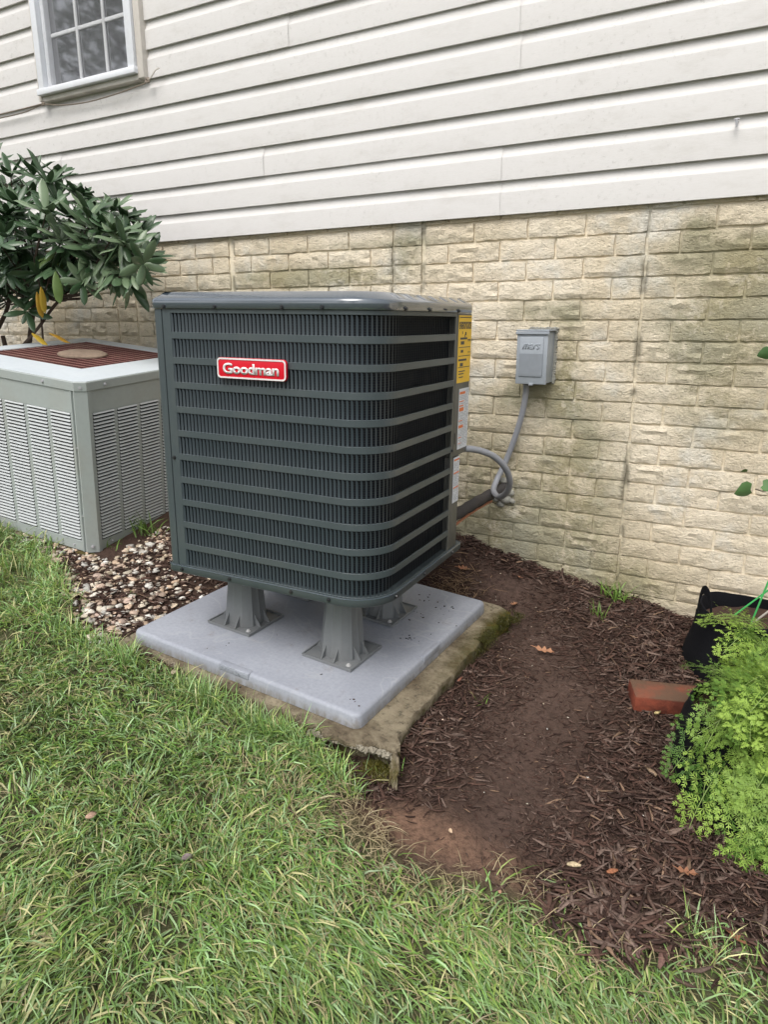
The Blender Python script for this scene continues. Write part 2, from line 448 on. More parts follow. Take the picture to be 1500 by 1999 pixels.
M['bark'] = painted('brown_bark', (0.060, 0.040, 0.028), 0.9, (0.10, 0.08, 0.06), 0.5, 0.003)
M['carrot'] = leafmat('feathery_leaf', (0.085, 0.19, 0.03), (0.36, 0.52, 0.10), 0.5, 0.28, 0.35, 22)
M['carrot_stem'] = leafmat('pale_green_stem', (0.22, 0.34, 0.08), (0.32, 0.42, 0.14), 0.5, 0.15)
M['oak'] = leafmat('dry_oak_leaf', (0.26, 0.115, 0.06), (0.40, 0.20, 0.11), 0.75, 0.1)
M['tree_leaf'] = leafmat('tree_foliage', (0.035, 0.070, 0.020), (0.075, 0.12, 0.035), 0.6, 0.2)
M['ivy'] = leafmat('ivy_leaf', (0.07, 0.15, 0.05), (0.10, 0.20, 0.07), 0.5, 0.2)

# ------------------------------------------------------------------ ground
def sstep(a, b, x): 
    t = np.clip((x - a) / (b - a), 0, 1); return t * t * (3 - 2 * t)
def vnoise(x, y, s, seed=0):
    """cheap smooth value noise, vectorised"""
    x = np.asarray(x, float) * s + seed * 17.3; y = np.asarray(y, float) * s + seed * 9.1
    xi = np.floor(x); yi = np.floor(y); fx = x - xi; fy = y - yi
    fx = fx * fx * (3 - 2 * fx); fy = fy * fy * (3 - 2 * fy)
    def h(a, b):
        q = np.sin(a * 127.1 + b * 311.7 + seed * 74.7) * 43758.5453
        return q - np.floor(q)
    return (h(xi, yi) * (1 - fx) + h(xi + 1, yi) * fx) * (1 - fy) + (h(xi, yi + 1) * (1 - fx) + h(xi + 1, yi + 1) * fx) * fy
def gz(x, y):
    x = np.asarray(x, float); y = np.asarray(y, float)
    xc = np.clip(x, -4.0, 1.2); yc = np.clip(y, -4.0, 0.2)
    b = np.where(yc > -1.21, np.clip(.10 + .075 * (-xc - .19), .1, .17), .06)
    z = -.06 - .11 * (xc + .86) + b * (yc + 1.21)
    px = np.interp(yc, [-1.1, -.95, -.7, -.3, 0], [-.42, -.50, -.46, -.75, -.9])
    z = z - .022 * np.exp(-((xc - px) / .13) ** 2) * sstep(0.0, -.2, yc) * sstep(-1.3, -1.0, yc)
    z = z - .035 * np.exp(-(((xc + .80) / .12) ** 2 + ((yc + 1.27) / .10) ** 2))
    lx = (x - (-.864)) * 0.99976 + (y + 1.21) * -0.0220; ly = (x - (-.864)) * 0.0220 + (y + 1.21) * 0.99976
    cap = .033 - .059 * lx + .030 * ly - .088 + .045 * sstep(-.25, -.85, lx)
    dd = np.maximum(np.maximum(-.90 - lx, lx - .10), np.maximum(-.05 - ly, ly - .95)); w = 1 - sstep(.0, .16, dd)
    z = z * (1 - w) + np.minimum(z, cap) * w
    z = z + (vnoise(x, y, 4, 1) - .5) * .016 + (vnoise(x, y, 14, 2) - .5) * .008
    return z
LX = np.array([-6, -3.2, -2.78, -2.45, -2.22, -2.0, -1.83, -1.74, -1.60, -.90, -.82, -.70, -.60, -.50, -.38, -.215, -.075, .064, .3, 3])
LY = np.array([-1.0, -.93, -.93, -.97, -1.06, -1.20, -1.24, -1.22, -1.235, -1.27, -1.35, -1.42, -1.47, -1.45, -1.38, -1.37, -1.31, -1.26, -1.24, -1.2])
def lawn_edge(x): return np.interp(x, LX, LY)

def axis(lo, hi, step, far):
    a = list(np.arange(lo, hi + 1e-6, step)); s = step; p = []
    v = hi
    while v < far: s *= 1.5; v += s; p.append(v)
    s = step; v = lo; q = []
    while v > -far: s *= 1.5; v -= s; q.append(v)
    return np.array(q[::-1] + a + p)
gxs = axis(-4.2, 1.2, .022, 120); gys = axis(-2.6, 0.1, .022, 120)
gys = gys[gys < 6]
X, Y = np.meshgrid(gxs, gys)
Z = gz(X, Y) + (vnoise(X, Y, 45, 5) - .5) * .006
V = np.stack([X.ravel(), Y.ravel(), Z.ravel()], 1)
nx, ny = len(gxs), len(gys)
i = np.arange(nx * ny).reshape(ny, nx)
F = np.stack([i[:-1, :-1].ravel(), i[:-1, 1:].ravel(), i[1:, 1:].ravel(), i[1:, :-1].ravel()], 1)
# tint: lawn soil, mulch dust, red clay spot
lawn = sstep(-.05, .05, lawn_edge(V[:, 0]) - V[:, 1] + (vnoise(V[:, 0], V[:, 1], 9, 3) - .5) * .12)
soilm = np.array([.080, .050, .038]); soill = np.array([.120, .125, .060]); clay = np.array([.26, .155, .105])
path = np.exp(-((V[:, 0] - np.interp(V[:, 1], [-1.1, -.95, -.7, -.3, 0], [-.42, -.50, -.46, -.75, -.9])) / .15) ** 2) * (V[:, 1] < -.1) * (1 - lawn)
col = soilm * (1 - lawn[:, None]) + soill * lawn[:, None]
col = col + path[:, None] * (.4 + .9 * vnoise(V[:, 0], V[:, 1], 16, 61))[:, None] * np.array([.040, .028, .024])
spot = np.clip(np.exp(-(((V[:, 0] + .62) / .13) ** 2 + ((V[:, 1] + 1.37) / .065) ** 2)) * 1.3 + .6 * np.exp(-(((V[:, 0] + .36) / .16) ** 2 + ((V[:, 1] + 1.36) / .05) ** 2)), 0, 1)
spot *= .6 + .8 * vnoise(V[:, 0], V[:, 1], 18, 8)
spot = np.clip(spot, 0, 1)[:, None]
col = col * (1 - spot) + clay * spot
far_l = sstep(3, 9, np.abs(V[:, 1]))[:, None]
col = col * (1 - far_l) + np.array([.05, .08, .025]) * far_l
m = Mat('earth', (0.1, 0.06, 0.05), 0.95, 0.2)
v = m.coords(True)
c = m.mix(m.ramp(m.noise(v, 60, 6, 0.7), 0.4, 0.7, 0, 0.6), m.attr(), (0.028, 0.018, 0.014))
c = m.mix(m.ramp(m.noise(v, 230, 3, 0.6), 0.62, 0.72, 0, 0.5), c, (0.17, 0.125, 0.10))
m.base(c); m.bump(m.noise(v, 90, 8, 0.75), 0.012, 1.0); M['earth'] = m.m
g = np_mesh('ground', V, [F], M['earth'], col, smooth=True)
tag(g, 'bare earth under the mulch bed and lawn', kind='structure')

# ------------------------------------------------------------------ house
house = empty('house', (-1.5, 0, 0))
tag(house, 'house side with off-white vinyl siding above a mossy cream brick-pattern foundation', 'house')
HP = Vector((-1.5, 0, 0))
def hl(o):                                  # a part built in world coordinates, parented to the house
    o.location = -HP; return o
P_ = .1143; SB = 1.40
# backing wall (mortar) and sheathing
b = MB(); b.box((-6.0, 0.004, -0.6), (2.5, 0.20, 1.46))
found = hl(b.build('foundation', M['mortar'], house, 0))
b = MB(); b.box((-6.0, 0.012, 1.461), (2.5, 0.18, 4.2)); hl(b.build('sheathing', M['dark_inside'], house, 0))
# siding boards: dutch lap profile, (out from wall, height)
PROF = [(.006, .030), (.0040, .010), (.0040, .003), (.0150, 0.0), (.0165, .0015), (.0163, .004), (.0165, .0740), (.0160, .0765), (.0135, .0805), (.0090, .0880), (.0062, .0950), (.0045, .1020), (.0040, .110), (.0040, .128)]
def board(x0, x1, k, lift=0.0):
    xs = [x0] + list(np.arange(x0 + .4, x1 - .2, .5)) + [x1]
    b = MB(); rings = []
    for xx in xs:
        wob = (noise.noise(Vector((xx * 1.3, k * 3.1, 0))) * .0018)
        rings.append([(xx, -(o + .006 + lift) + wob * (0.3 if i < 4 else 1), SB + k * P_ + h) for i, (o, h) in enumerate(PROF)])
    b.loft(rings, close=False)
    # closed ends so an overlap reads as an edge
    return hl(b.build('siding_board', M['siding'], house, 28))
WX0, WX1 = -3.395, -2.668
seams = {0: [-.988], 1: [-.988], 2: [-2.05], 3: [-3.336], 4: [-.934], 5: [-.941], 6: [-1.9], 7: [-.6], 8: [-1.7], 9: [-2.2], 10: [-.9], 12: [-1.5]}
for k in range(0, 21):
    cuts = [-6.0] + sorted(seams.get(k, [])) + [2.5]
    for i, (a, c2) in enumerate(zip(cuts[:-1], cuts[1:])):
        segs = [(a, c2)]
        if 6 <= k <= 14:
            segs = [s for s in ((a, min(c2, WX0)), (max(a, WX1), c2)) if s[1] - s[0] > .02]
        for s in segs: board(s[0], s[1] + (.0 if i % 2 else .012), k, .0028 if i % 2 == 0 else 0.0)
# window
win = hl(empty('window', parent=house)); 
def wb(name, lo, hi, mat, bev=.003):
    b = MB(); b.box(lo, hi, bev, 2); return b.build(name, mat, win)
WZ0, WZ1 = 2.108, 3.10
wb('channel', (WX1 - .038, -.052, 2.088), (WX1, -.002, WZ1 + .03), M['tan_channel'])
wb('channel', (WX0 - .005, -.052, 2.088), (WX0 + .018, -.002, WZ1 + .03), M['tan_channel'])
wb('channel', (WX0 + .019, -.050, 2.083), (WX1 - .039, -.002, 2.106), M['tan_channel'])
wb('frame', (WX0 + .019, -.066, WZ0), (WX0 + .058, -.004, WZ1), M['white_vinyl'])
wb('frame', (WX1 - .082, -.066, WZ0), (WX1 - .039, -.004, WZ1), M['white_vinyl'])
wb('sill', (WX0 + .012, -.074, WZ0 - .002), (WX1 - .034, -.003, WZ0 + .026), M['white_vinyl'], .004)
wb('frame', (WX0 + .058, -.060, WZ1 - .03), (WX1 - .082, -.004, WZ1), M['white_vinyl'])
wb('sash', (WX0 + .059, -.040, WZ0 + .028), (WX0 + .085, -.006, WZ1 - .03), M['white_vinyl'])
wb('sash', (WX1 - .100, -.040, WZ0 + .028), (WX1 - .083, -.006, WZ1 - .03), M['white_vinyl'])
wb('sash', (WX0 + .085, -.040, WZ0 + .027), (WX1 - .100, -.006, WZ0 + .031), M['white_vinyl'])
gx0, gx1 = WX0 + .085, WX1 - .10
b = MB(); b.quad((gx0, -.012, WZ0 + .03), (gx1, -.012, WZ0 + .03), (gx1, -.012, WZ1 - .03), (gx0, -.012, WZ1 - .03)); b.build('pane', M['glass'], win, 0)
b = MB(); b.quad((gx0 - .01, -.047, WZ0 + .03), (gx1 + .005, -.047, WZ0 + .03), (gx1 + .005, -.047, WZ1 - .03), (gx0 - .01, -.047, WZ1 - .03)); b.build('insect_screen', M['screen'], win, 0)
for f in (.36, .70): 
    xx = gx0 + (gx1 - gx0) * f
    wb('muntin', (xx - .008, -.022, WZ0 + .05), (xx + .008, -.013, WZ1 - .03), M['muntin'], .002)
for zz in (2.365, 2.62, 2.87):
    for a, c2 in ((0, .36), (.36, .70), (.70, 1)):
        wb('muntin', (gx0 + (gx1 - gx0) * a + .009, -.0215, zz - .008), (gx0 + (gx1 - gx0) * c2 - .009, -.0135, zz + .008), M['muntin'], .002)
# bricks
def brick_mesh(L, seed, H=.0625):
    r = random.Random(seed); bm = bmesh.new()
    nu, nv = max(5, int(L / .019)), 4
    def P(u, v, out):
        jx = r.uniform(-.003, .003) if 0 < u < nu else r.uniform(-.0015, .0015); jz = r.uniform(-.002, .002) if 0 < v < nv else r.uniform(-.0018, .0018)
        return bm.verts.new((u / nu * L + jx, -out, v / nv * H + jz))
    base = {}; 
    G = [[None] * (nv + 1) for _ in range(nu + 1)]
    for u in range(nu + 1):
        for v_ in range(nv + 1):
            edge = u in (0, nu) or v_ in (0, nv)
            q = noise.noise(Vector((u * .55 + seed, v_ * .8, seed * .3))) * .006 + r.uniform(-.0035, .0035)
            G[u][v_] = P(u, v_, max(.005, (.0085 + q * .6) if edge else (.0110 + q)))
            if edge: base[(u, v_)] = None
    for u in range(nu):
        for v_ in range(nv): bm.faces.new((G[u][v_], G[u + 1][v_], G[u + 1][v_ + 1], G[u][v_ + 1]))
    ring = [(u, 0) for u in range(nu)] + [(nu, v_) for v_ in range(nv)] + [(u, nv) for u in range(nu, 0, -1)] + [(0, v_) for v_ in range(nv, 0, -1)]
    back = []
    for (u, v_) in ring:
        p = G[u][v_].co
        back.append(bm.verts.new((p.x + (.0012 if u == nu else -.0012 if u == 0 else 0), .006, p.z + (.0035 if v_ == nv else -.0008 if v_ == 0 else 0))))
    for i in range(len(ring)):
        j = (i + 1) % len(ring)
        bm.faces.new((back[i], back[j], G[ring[j][0]][ring[j][1]], G[ring[i][0]][ring[i][1]]))
    me = bpy.data.meshes.new('brick'); bm.to_mesh(me); bm.free(); me.shade_smooth(); me.set_sharp_from_angle(angle=math.radians(26)); me.materials.append(M['brick']); return me
QZ = .0704
full = [brick_mesh(.1975, 100 + i) for i in range(12)]
half = [brick_mesh(.094, 200 + i) for i in range(6)]
pil = [brick_mesh(.122, 300 + i) for i in range(4)]
panels = [(-5.31, 4, 'n'), (-4.483, 4, 'n'), (-3.656, 3, 'n'), (-3.03, 0, 'pil'), (-2.89, 3, 'n'), (-2.25, 4, 'n'), (-1.425, 0, 'pil'), (-1.286, 4, 'n'), (-.460, 4, 'n'), (.37, 4, 'n')]
items = []
for r in range(0, 25):
    z0 = 1.3854 - QZ * r
    for (x0, n, kind) in panels:
        if kind == 'pil': items.append((x0 + .004, z0, pil, .122)); continue
        xx = x0; cnt = n
        if r % 2 == 0:
            items.append((xx + .005, z0, half, .094)); xx += .103; cnt = n - 1
        for q in range(cnt): items.append((xx + .005, z0, full, .196)); xx += .2065
        if r % 2 == 0: items.append((xx + .003, z0, half, .094))
def proj(p):
    d = Vector(p) - CAM; z = d.dot(FV)
    return 750 + FPX * d.dot(RV) / z, 999.5 - FPX * d.dot(UV) / z, z
scored = []
for it in items:
    u, v_, z = proj((it[0] + it[3] / 2, 0, it[1] + .03))
    inside = z > .2 and -40 < u < 1540 and 360 < v_ < 1300
    gzz = float(gz(it[0] + .1, -.01))
    buried = it[1] + .06 < gzz
    hidden = (300 < u < 905 and 590 < v_ < 1180) or (u < 310 and v_ > 720) or (u < 200 and v_ < 490)
    if buried: continue
    scored.append(((it[3] / z if inside else 0) * (0.1 if hidden else 1), it))
scored.sort(key=lambda t: -t[0])
rest = bmesh.new()
for i, (s_, (xx, zz, kindm, L)) in enumerate(scored):
    me = random.choice(kindm)
    jz = random.uniform(-.0012, .0012)
    if i < 285 and s_ > 0:
        o = bpy.data.objects.new('brick', me); COL.objects.link(o); o.parent = found
        o.location = (xx, .0045, zz + .005 + jz)
    else:
        t = me.copy(); t.transform(Matrix.Translation((xx, .0045, zz + .005 + jz))); rest.from_mesh(t); bpy.data.meshes.remove(t)
me = bpy.data.meshes.new('brick_courses'); rest.to_mesh(me); rest.free(); me.materials.append(M['brick'])
o = link(bpy.data.objects.new('brick_courses', me), found); o['kind'] = 'stuff'

# ------------------------------------------------------------------ concrete slab and equipment pad
FP = frame(-.022, .030, .059); OP = Vector((-.864, -1.21, .033))
slab = empty('concrete_slab', OP, FP)
out = [(-.90, -.035), (-.744, -.022), (-.60, -.030), (-.419, -.026), (-.30, -.036), (-.213, -.030), (-.14, -.050), (-.10, -.043), (-.062, -.066), (-.03, -.050), (0.0, -.058), (.03, -.040), (.065, -.018), (.09, -.024),
       (.122, -.022), (.128, .0), (.104, .03), (.098, .09), (.090, .157), (.094, .22), (.083, .323), (.090, .40), (.080, .52), (.086, .60), (.070, .719), (.088, .78), (.100, .84), (.085, .90), (.03, .935), (-.3, .93), (-.88, .92), (-.92, .4)]
def jag(pts, amp, n=3, seed=1):
    r = random.Random(seed); o = []
    for a, c2 in zip(pts, pts[1:] + pts[:1]):
        for k in range(n):
            t = k / n; o.append((a[0] + (c2[0] - a[0]) * t + r.uniform(-amp, amp), a[1] + (c2[1] - a[1]) * t + r.uniform(-amp, amp)))
    return o
pts = jag(out, .0035, 3)
bm = bmesh.new(); cx, cy = -.4, .45
lay = [(.0, -.0425, 1.0, -.014), (.0, -.046, 1.0, -.004), (0, -.056, 1.0, .0), (0, -.085, 1.0, -.003), (0, -.16, 1.0, -.006)]
rings = []
for li, (_, zz, sc, off) in enumerate(lay):
    rg = []
    for i, (x, y) in enumerate(pts):
        dx, dy = x - cx, y - cy; L = math.hypot(dx, dy)
        nn = noise.noise(Vector((x * 30, y * 30, li * 1.7))) * .0045
        under = 0
        if -.12 < x < .125 and y < 0 and zz < -.06: under = -.035
        k = (L + off + nn + under) / L
        rg.append(bm.verts.new((cx + dx * k, cy + dy * k, zz + noise.noise(Vector((x * 18, y * 18, 5 + li))) * .003)))
    rings.append(rg)
for a, c2 in zip(rings[:-1], rings[1:]):
    for i in range(len(a)): bm.faces.new((a[i], c2[i], c2[(i + 1) % len(a)], a[(i + 1) % len(a)]))
inner = []
for i, (x, y) in enumerate(pts):
    dx, dy = x - cx, y - cy; L = math.hypot(dx, dy); k = (L - .09) / L
    inner.append(bm.verts.new((cx + dx * k, cy + dy * k, -.042)))
for i in range(len(pts)): bm.faces.new((rings[0][i], rings[0][(i + 1) % len(pts)], inner[(i + 1) % len(pts)], inner[i]))
bm.faces.new(inner)
me = bpy.data.meshes.new('slab_body'); bmesh.ops.recalc_face_normals(bm, faces=bm.faces[:]); bm.to_mesh(me); bm.free(); me.shade_smooth(); me.set_sharp_from_angle(angle=math.radians(50)); me.materials.append(M['concrete'])
link(bpy.data.objects.new('slab_body', me), slab)
b = MB(); r = random.Random(3)
for i in range(300):
    t = r.random(); x = -.12 + t * .245; y = -.052 + t * .034 + r.uniform(-.010, .004)
    s_ = r.uniform(.0008, .0036)
    b.box((x - s_ * 1.5, y - s_, -.056 - r.random() * .012 - s_), (x + s_ * 1.5, y + s_, -.050 - r.random() * .012), s_ * .25, 1, Matrix.Rotation(r.random() * 3, 3, 'X') @ Matrix.Rotation(r.random() * 3, 3, 'Z'))
bt = MB()
for k in range(6):
    q = [Vector((.118 + .004 * k, -.012 - .004 * k, -.050))]
    for a in range(5): q.append(q[-1] + Vector((.003 + r.uniform(-.006, .008), -.008 + r.uniform(-.005, .003), -.011 + r.uniform(-.005, .004))))
    bt.tube(q, [.0045 + r.uniform(0, .003) for _ in range(5)] + [.001], 6)
b.build('broken_edge', M['broken'], slab)
bt.build('crumbled_foot', M['concrete'], slab, 50)
tag(slab, 'old mossy concrete slab with a crumbled front corner under the grey plastic pad', 'slab')

pad = empty('equipment_pad', OP, FP)
def rrect(x0, y0, x1, y1, rs, n=6, off=0.0):
    """rounded rectangle outline, rs radii for (x1,y0),(x1,y1),(x0,y1),(x0,y0)"""
    o = []
    for (cx, cy, a0, r_) in ((x1, y0, -90, rs[0]), (x1, y1, 0, rs[1]), (x0, y1, 90, rs[2]), (x0, y0, 180, rs[3])):
        sx = -1 if cx == x1 else 1; sy = 1 if cy == y0 else -1
        ccx, ccy = cx + sx * r_, cy + sy * r_
        for k in range(n + 1):
            a = math.radians(a0 + 90 * k / n)
            o.append((ccx + math.cos(a) * (r_ + off), ccy + math.sin(a) * (r_ + off)))
    return o
rad = (.02, .02, .02, .02)
b = MB()
rings = []
for off, zz in ((.004, -.041), (.004, -.038), (.001, -.010), (-.001, -.005), (-.006, -.0008), (-.012, 0.0)):
    rings.append([(x, y, zz) for x, y in rrect(-.853, 0, 0, .85, rad, 6, off)])
b.loft(rings, True, True)
b.build('pad_body', M['pad'], pad, 50)
def tabm(lo, hi):
    b = MB(); b.box(lo, hi, .0025, 2); b.build('edge_tab', M['pad'], pad)
tabm((-.485, -.0045, -.019), (-.372, .020, .0012))
tabm((-.012, .365, -.019), (.0050, .470, .0012))
b = MB(); r = random.Random(5)
for i in range(16):
    x, y = r.uniform(-.475, -.385), r.uniform(.003, .012)
    b.box((x - .0018, -.0058, -.016 + r.random() * .013), (x + .0018, -.004, -.014 + r.random() * .012))
b.build('moulded_mark', M['pad'], pad)
tag(pad, 'flat light grey plastic equipment pad lying on the mossy slab', 'pad')
# crumbs and stains lying on the pad: small dark bits, one heap of bits per cluster
def crumbs(name, spots, mat, label, cat):
    b = MB(); r = random.Random(len(spots))
    for (x, y, n, sp) in spots:
        for i in range(n):
            px_, py_ = x + r.gauss(0, sp), y + r.gauss(0, sp); s_ = r.uniform(.0008, .0030)
            b.box((px_ - s_ * r.uniform(.6, 1.8), py_ - s_ * .6, .0003), (px_ + s_, py_ + s_ * .6, .0003 + s_ * .5), 0, 1, Matrix.Rotation(r.random() * 3, 3, 'Z'))
    o = b.build(name, mat, None, 0); mm = FP.to_4x4(); mm.translation = OP; o.matrix_world = mm
    o['kind'] = 'stuff'; tag(o, label, cat); return o
crumbs('debris', [(-.094, .451, 14, .018), (-.088, .701, 6, .02), (-.60, .09, 3, .05), (-.13, .62, 5, .05), (-.3, .05, 4, .15)], M['black'], 'dark crumbs of dirt scattered on the light grey pad', 'debris')
crumbs('mud_smear', [(-.17, .72, 10, .028), (-.14, .60, 7, .02), (-.05, .05, 5, .02), (-.5, .55, 5, .1)], M['soil'], 'brown mud flecks on the right side of the grey pad', 'debris')

# ------------------------------------------------------------------ condenser
FU = frame(.0535, .0006, .0150); OU = Vector((-.8484, -1.1207, .9936))
unit_z = lambda x, y: (OU + FU @ Vector((x, y, -.705))).z
unit = empty('air_conditioner', OU + FU @ Vector((-.35, .32, -.705)), FU)
UO = Vector((-.35, .32, -.705))
def ul(o): o.location = -UO; return o
G = .0677; W_, D_ = .7065, .640
RS = (.115, .03, .02, .022)
def outl(off, d=.575, n=10): return rrect(-W_, 0, 0, d, RS, n, off)
# top cap
b = MB(); rings = []
for off, zz in ((.004, .061), (.006, .0625), (.006, .081), (.0045, .0850), (.001, .0880), (-.030, .1045), (-.036, .1055)):
    rings.append([(x, y, zz) for x, y in rrect(-W_, 0, 0, .650, RS, 10, off)])
b.loft(rings, True, True)
ul(b.build('top_cap', M['unit_cap'], unit, 60))
for yy in (.13, .21, .29, .37, .45, .53, .60):
    b = MB(); b.box((-.030, yy - .022, .0916), (-.001, yy + .022, .0976), .0028, 3, Matrix.Rotation(.50, 3, 'Y'))
    ul(b.build('cap_rib', M['unit_cap'], unit, 60))
b = MB()
for k in range(9):
    R_ = .05 + k * .024
    b.tube([(-.355 + R_ * math.cos(a), 0.325 + R_ * math.sin(a), .1065) for a in np.linspace(0, 2 * math.pi, 33)], .0016, 5)
for k in range(6):
    a = k * math.pi / 3; b.tube([(-.355, .325, .106), (-.355 + .275 * math.cos(a), .325 + .275 * math.sin(a), .104)], .003, 5)
ul(b.build('fan_guard', M['black'], unit))
# base pan
b = MB(); rings = []
for off, zz in ((.004, -.6808), (.0075, -.682), (.008, -.699), (.004, -.703), (-.015, -.704)):
    rings.append([(x, y, zz) for x, y in rrect(-W_, 0, 0, .628, RS, 10, off)])
b.loft(rings, True, True)
ul(b.build('base_pan', M['unit'], unit, 50))
b = MB(); rings = [[(x, y, zz) for x, y in rrect(-W_, 0, 0, .628, RS, 10, off)] for off, zz in ((.0062, -.6795), (.0085, -.6803), (.0085, -.6818))]
b.loft(rings, True, False); ul(b.build('pan_lip', M['unit_cap'], unit, 60))
# coil behind the louvres
b = MB(); b.loft([[(x, y, zz) for x, y in outl(-.024)] for zz in (-.68, .06)], True, True)
ul(b.build('coil', M['coil'], unit, 60))
# perimeter path of the louvred front, corner and side
path = []; R0 = RS[0]
L1 = W_ - R0 - .066
for t in np.linspace(0, L1, 30): path.append(((-W_ + .066 + t, 0), (0, -1)))
for k in range(1, 15):
    a = math.radians(-90 + 90 * k / 14); path.append(((-R0 + R0 * math.cos(a), R0 + R0 * math.sin(a)), (math.cos(a), math.sin(a))))
for t in np.linspace(.02, .504 - R0, 18): path.append(((0, R0 + t), (1, 0)))
cum = [0]
for a, c2 in zip(path[:-1], path[1:]): cum.append(cum[-1] + math.hypot(c2[0][0] - a[0][0], c2[0][1] - a[0][1]))
TOT = cum[-1]
PX = np.array([p[0] for p in path]); PN = np.array([p[1] for p in path]); CU = np.array(cum)
def at_s(s, off=0.0):
    x = np.interp(s, CU, PX[:, 0]); y = np.interp(s, CU, PX[:, 1]); nx_ = np.interp(s, CU, PN[:, 0]); ny_ = np.interp(s, CU, PN[:, 1])
    l = math.hypot(nx_, ny_); return x + nx_ / l * off, y + ny_ / l * off
H_ = .0497
svals = sorted(set(list(np.linspace(0, TOT, 70)) + list(CU)))
for r_ in range(12):                      # the solid bands between the louvre rows
    ztop = -(r_ - 1) * G if r_ > 0 else .0605
    zbot = -(r_) * G + H_ if r_ < 11 else -.6805
    if r_ == 0: ztop, zbot = .0605, H_
    else: ztop = -(r_ - 1) * G
    b = MB()
    prof = [(-.0050, zbot), (-.0003, zbot), (.0, zbot + .0003), (.0, ztop - .0006), (-.0006, ztop), (-.0050, ztop)]
    b.loft([[(*at_s(s, o), z) for o, z in prof] for s in svals], close=False)
    ul(b.build('louvre_band', M['unit'], unit, 22))
npitch = int(round(TOT / .0125)); pit = TOT / npitch
for r_ in range(1, 12):
    z0 = -(r_ - 1) * G; bm = bmesh.new()
    for k in range(npitch):
        s0 = k * pit + .0010
        zs = [(z0 - .0006, .15, 1.0), (z0 + .0035, 1, 1.0), (z0 + H_ - .011, 1, 1.0), (z0 + H_ - .0045, .8, .82), (z0 + H_ - .0008, .25, .45)]
        rows = []
        for zz, dep, wid in zs:
            rows.append([bm.verts.new((*at_s(s0 + .0060 * wid * u, -.0006 - (.0030 * dep) * (u ** 1.7)), zz)) for u in (0, .5, 1)])
        for a, c2 in zip(rows[:-1], rows[1:]):
            for j in range(2): bm.faces.new((a[j], a[j + 1], c2[j + 1], c2[j]))
    me = bpy.data.meshes.new('louvre_row'); bm.to_mesh(me); bm.free(); me.shade_smooth(); me.materials.append(M['fin'])
    o = ul(link(bpy.data.objects.new('louvre_row', me), unit)); o['kind'] = 'stuff'
# solid margins and panels
def plate(name, pts2, z0, z1, mat, th=.004):
    b = MB(); b.loft([[(x, y, zz) for x, y in pts2] for zz in (z0, z1)], close=False)
    return ul(b.build(name, mat, unit, 50))
fl = [at_s(0)] 
# left margin strip of the grille panel, recessed joint, then the corner post
plate('grille_margin', [(-W_ + .0385, .006), (-W_ + .0385, .0), (-W_ + .0665, 0), (-W_ + .0665, .006)], -.6805, .0605, M['unit'])
cp = [(x, y) for x, y in outl(.001) if x < -W_ + .03 and y < .03]
corner = [(-W_ - .001, .57), (-W_ - .001, .10)] + [(-W_ + .022 - .023 * math.cos(a), .022 - .023 * math.sin(a)) for a in np.linspace(0, math.pi / 2, 8)] + [(-W_ + .0355, -.001), (-W_ + .0368, .006)]
plate('corner_post', corner, -.6805, .0605, M['unit'])
plate('side_margin', [(-.006, .503), (0, .503), (0, .5135), (-.006, .5145)], -.6805, .0605, M['unit_panel'])
b = MB(); b.box((-.30, .516, -.376), (.0015, .642, .0600), .004, 2); ul(b.build('service_panel', M['unit_panel'], unit))
b = MB(); b.box((-.28, .516, -.680), (.0005, .580, -.3775), .003, 2); ul(b.build('valve_panel', M['unit_panel'], unit))
b = MB(); b.box((-W_, .56, -.68), (-.30, .575, .06), .002, 1); ul(b.build('back_panel', M['unit'], unit))
# screws
def screw(p, nrm, r_=.0045):
    b = MB(); nrm = Vector(nrm); p = Vector(p)
    b.tube([p - nrm * .001, p + nrm * .0012], r_ * 1.35, 10); b.tube([p + nrm * .001, p + nrm * .0055], [r_ * 1.0, r_ * .9], 6)
    return ul(b.build('screw', M['screw'], unit, 30))
for x in (-.655, -.481, -.27, -.153): screw((x, -.006, .066), (0, -1, 0)); 
for x in (-.651, -.474, -.262, -.141): screw((x, -.008, -.6895), (0, -1, 0))
for y in (.13, .286, .507): screw((.006, y, .066), (1, 0, 0))
for y in (.10, .30, .526): screw((.008, y, -.6895), (1, 0, 0))
screw((.006, .40, .068), (1, 0, 0), .0022)
screw((-.659, 0, -.352), (0, -1, 0)); screw((.0, .508, -.352), (1, 0, 0), .0035)
b = MB(); b.box((.0018, .523, -.335), (.0030, .528, -.300), .001, 1); ul(b.build('panel_slot', M['black'], unit))
# flat text as mesh
def text_mesh(s, size, ext=0.0, offset=0.0, shear=0.0, bev=0.0, space=1.0):
    cu = bpy.data.curves.new('lettering', 'FONT'); cu.body = s; cu.size = size; cu.extrude = ext; cu.offset = offset; cu.shear = shear
    cu.bevel_depth = bev; cu.space_character = space; cu.align_x = 'CENTER'; cu.align_y = 'CENTER'; cu.resolution_u = 6
    to = bpy.data.objects.new('tmp_text', cu); COL.objects.link(to)
    dg = bpy.context.evaluated_depsgraph_get(); dg.update()
    me = bpy.data.meshes.new_from_object(to.evaluated_get(dg)); bpy.data.objects.remove(to); bpy.data.curves.remove(cu)
    return me
def fit_text(me, w, h):
    xs = [v.co.x for v in me.vertices]; ys = [v.co.y for v in me.vertices]
    sx = w / (max(xs) - min(xs)); sy = h / (max(ys) - min(ys)); cx = (max(xs) + min(xs)) / 2; cy = (max(ys) + min(ys)) / 2
    for v in me.vertices: v.co.x = (v.co.x - cx) * sx; v.co.y = (v.co.y - cy) * sy
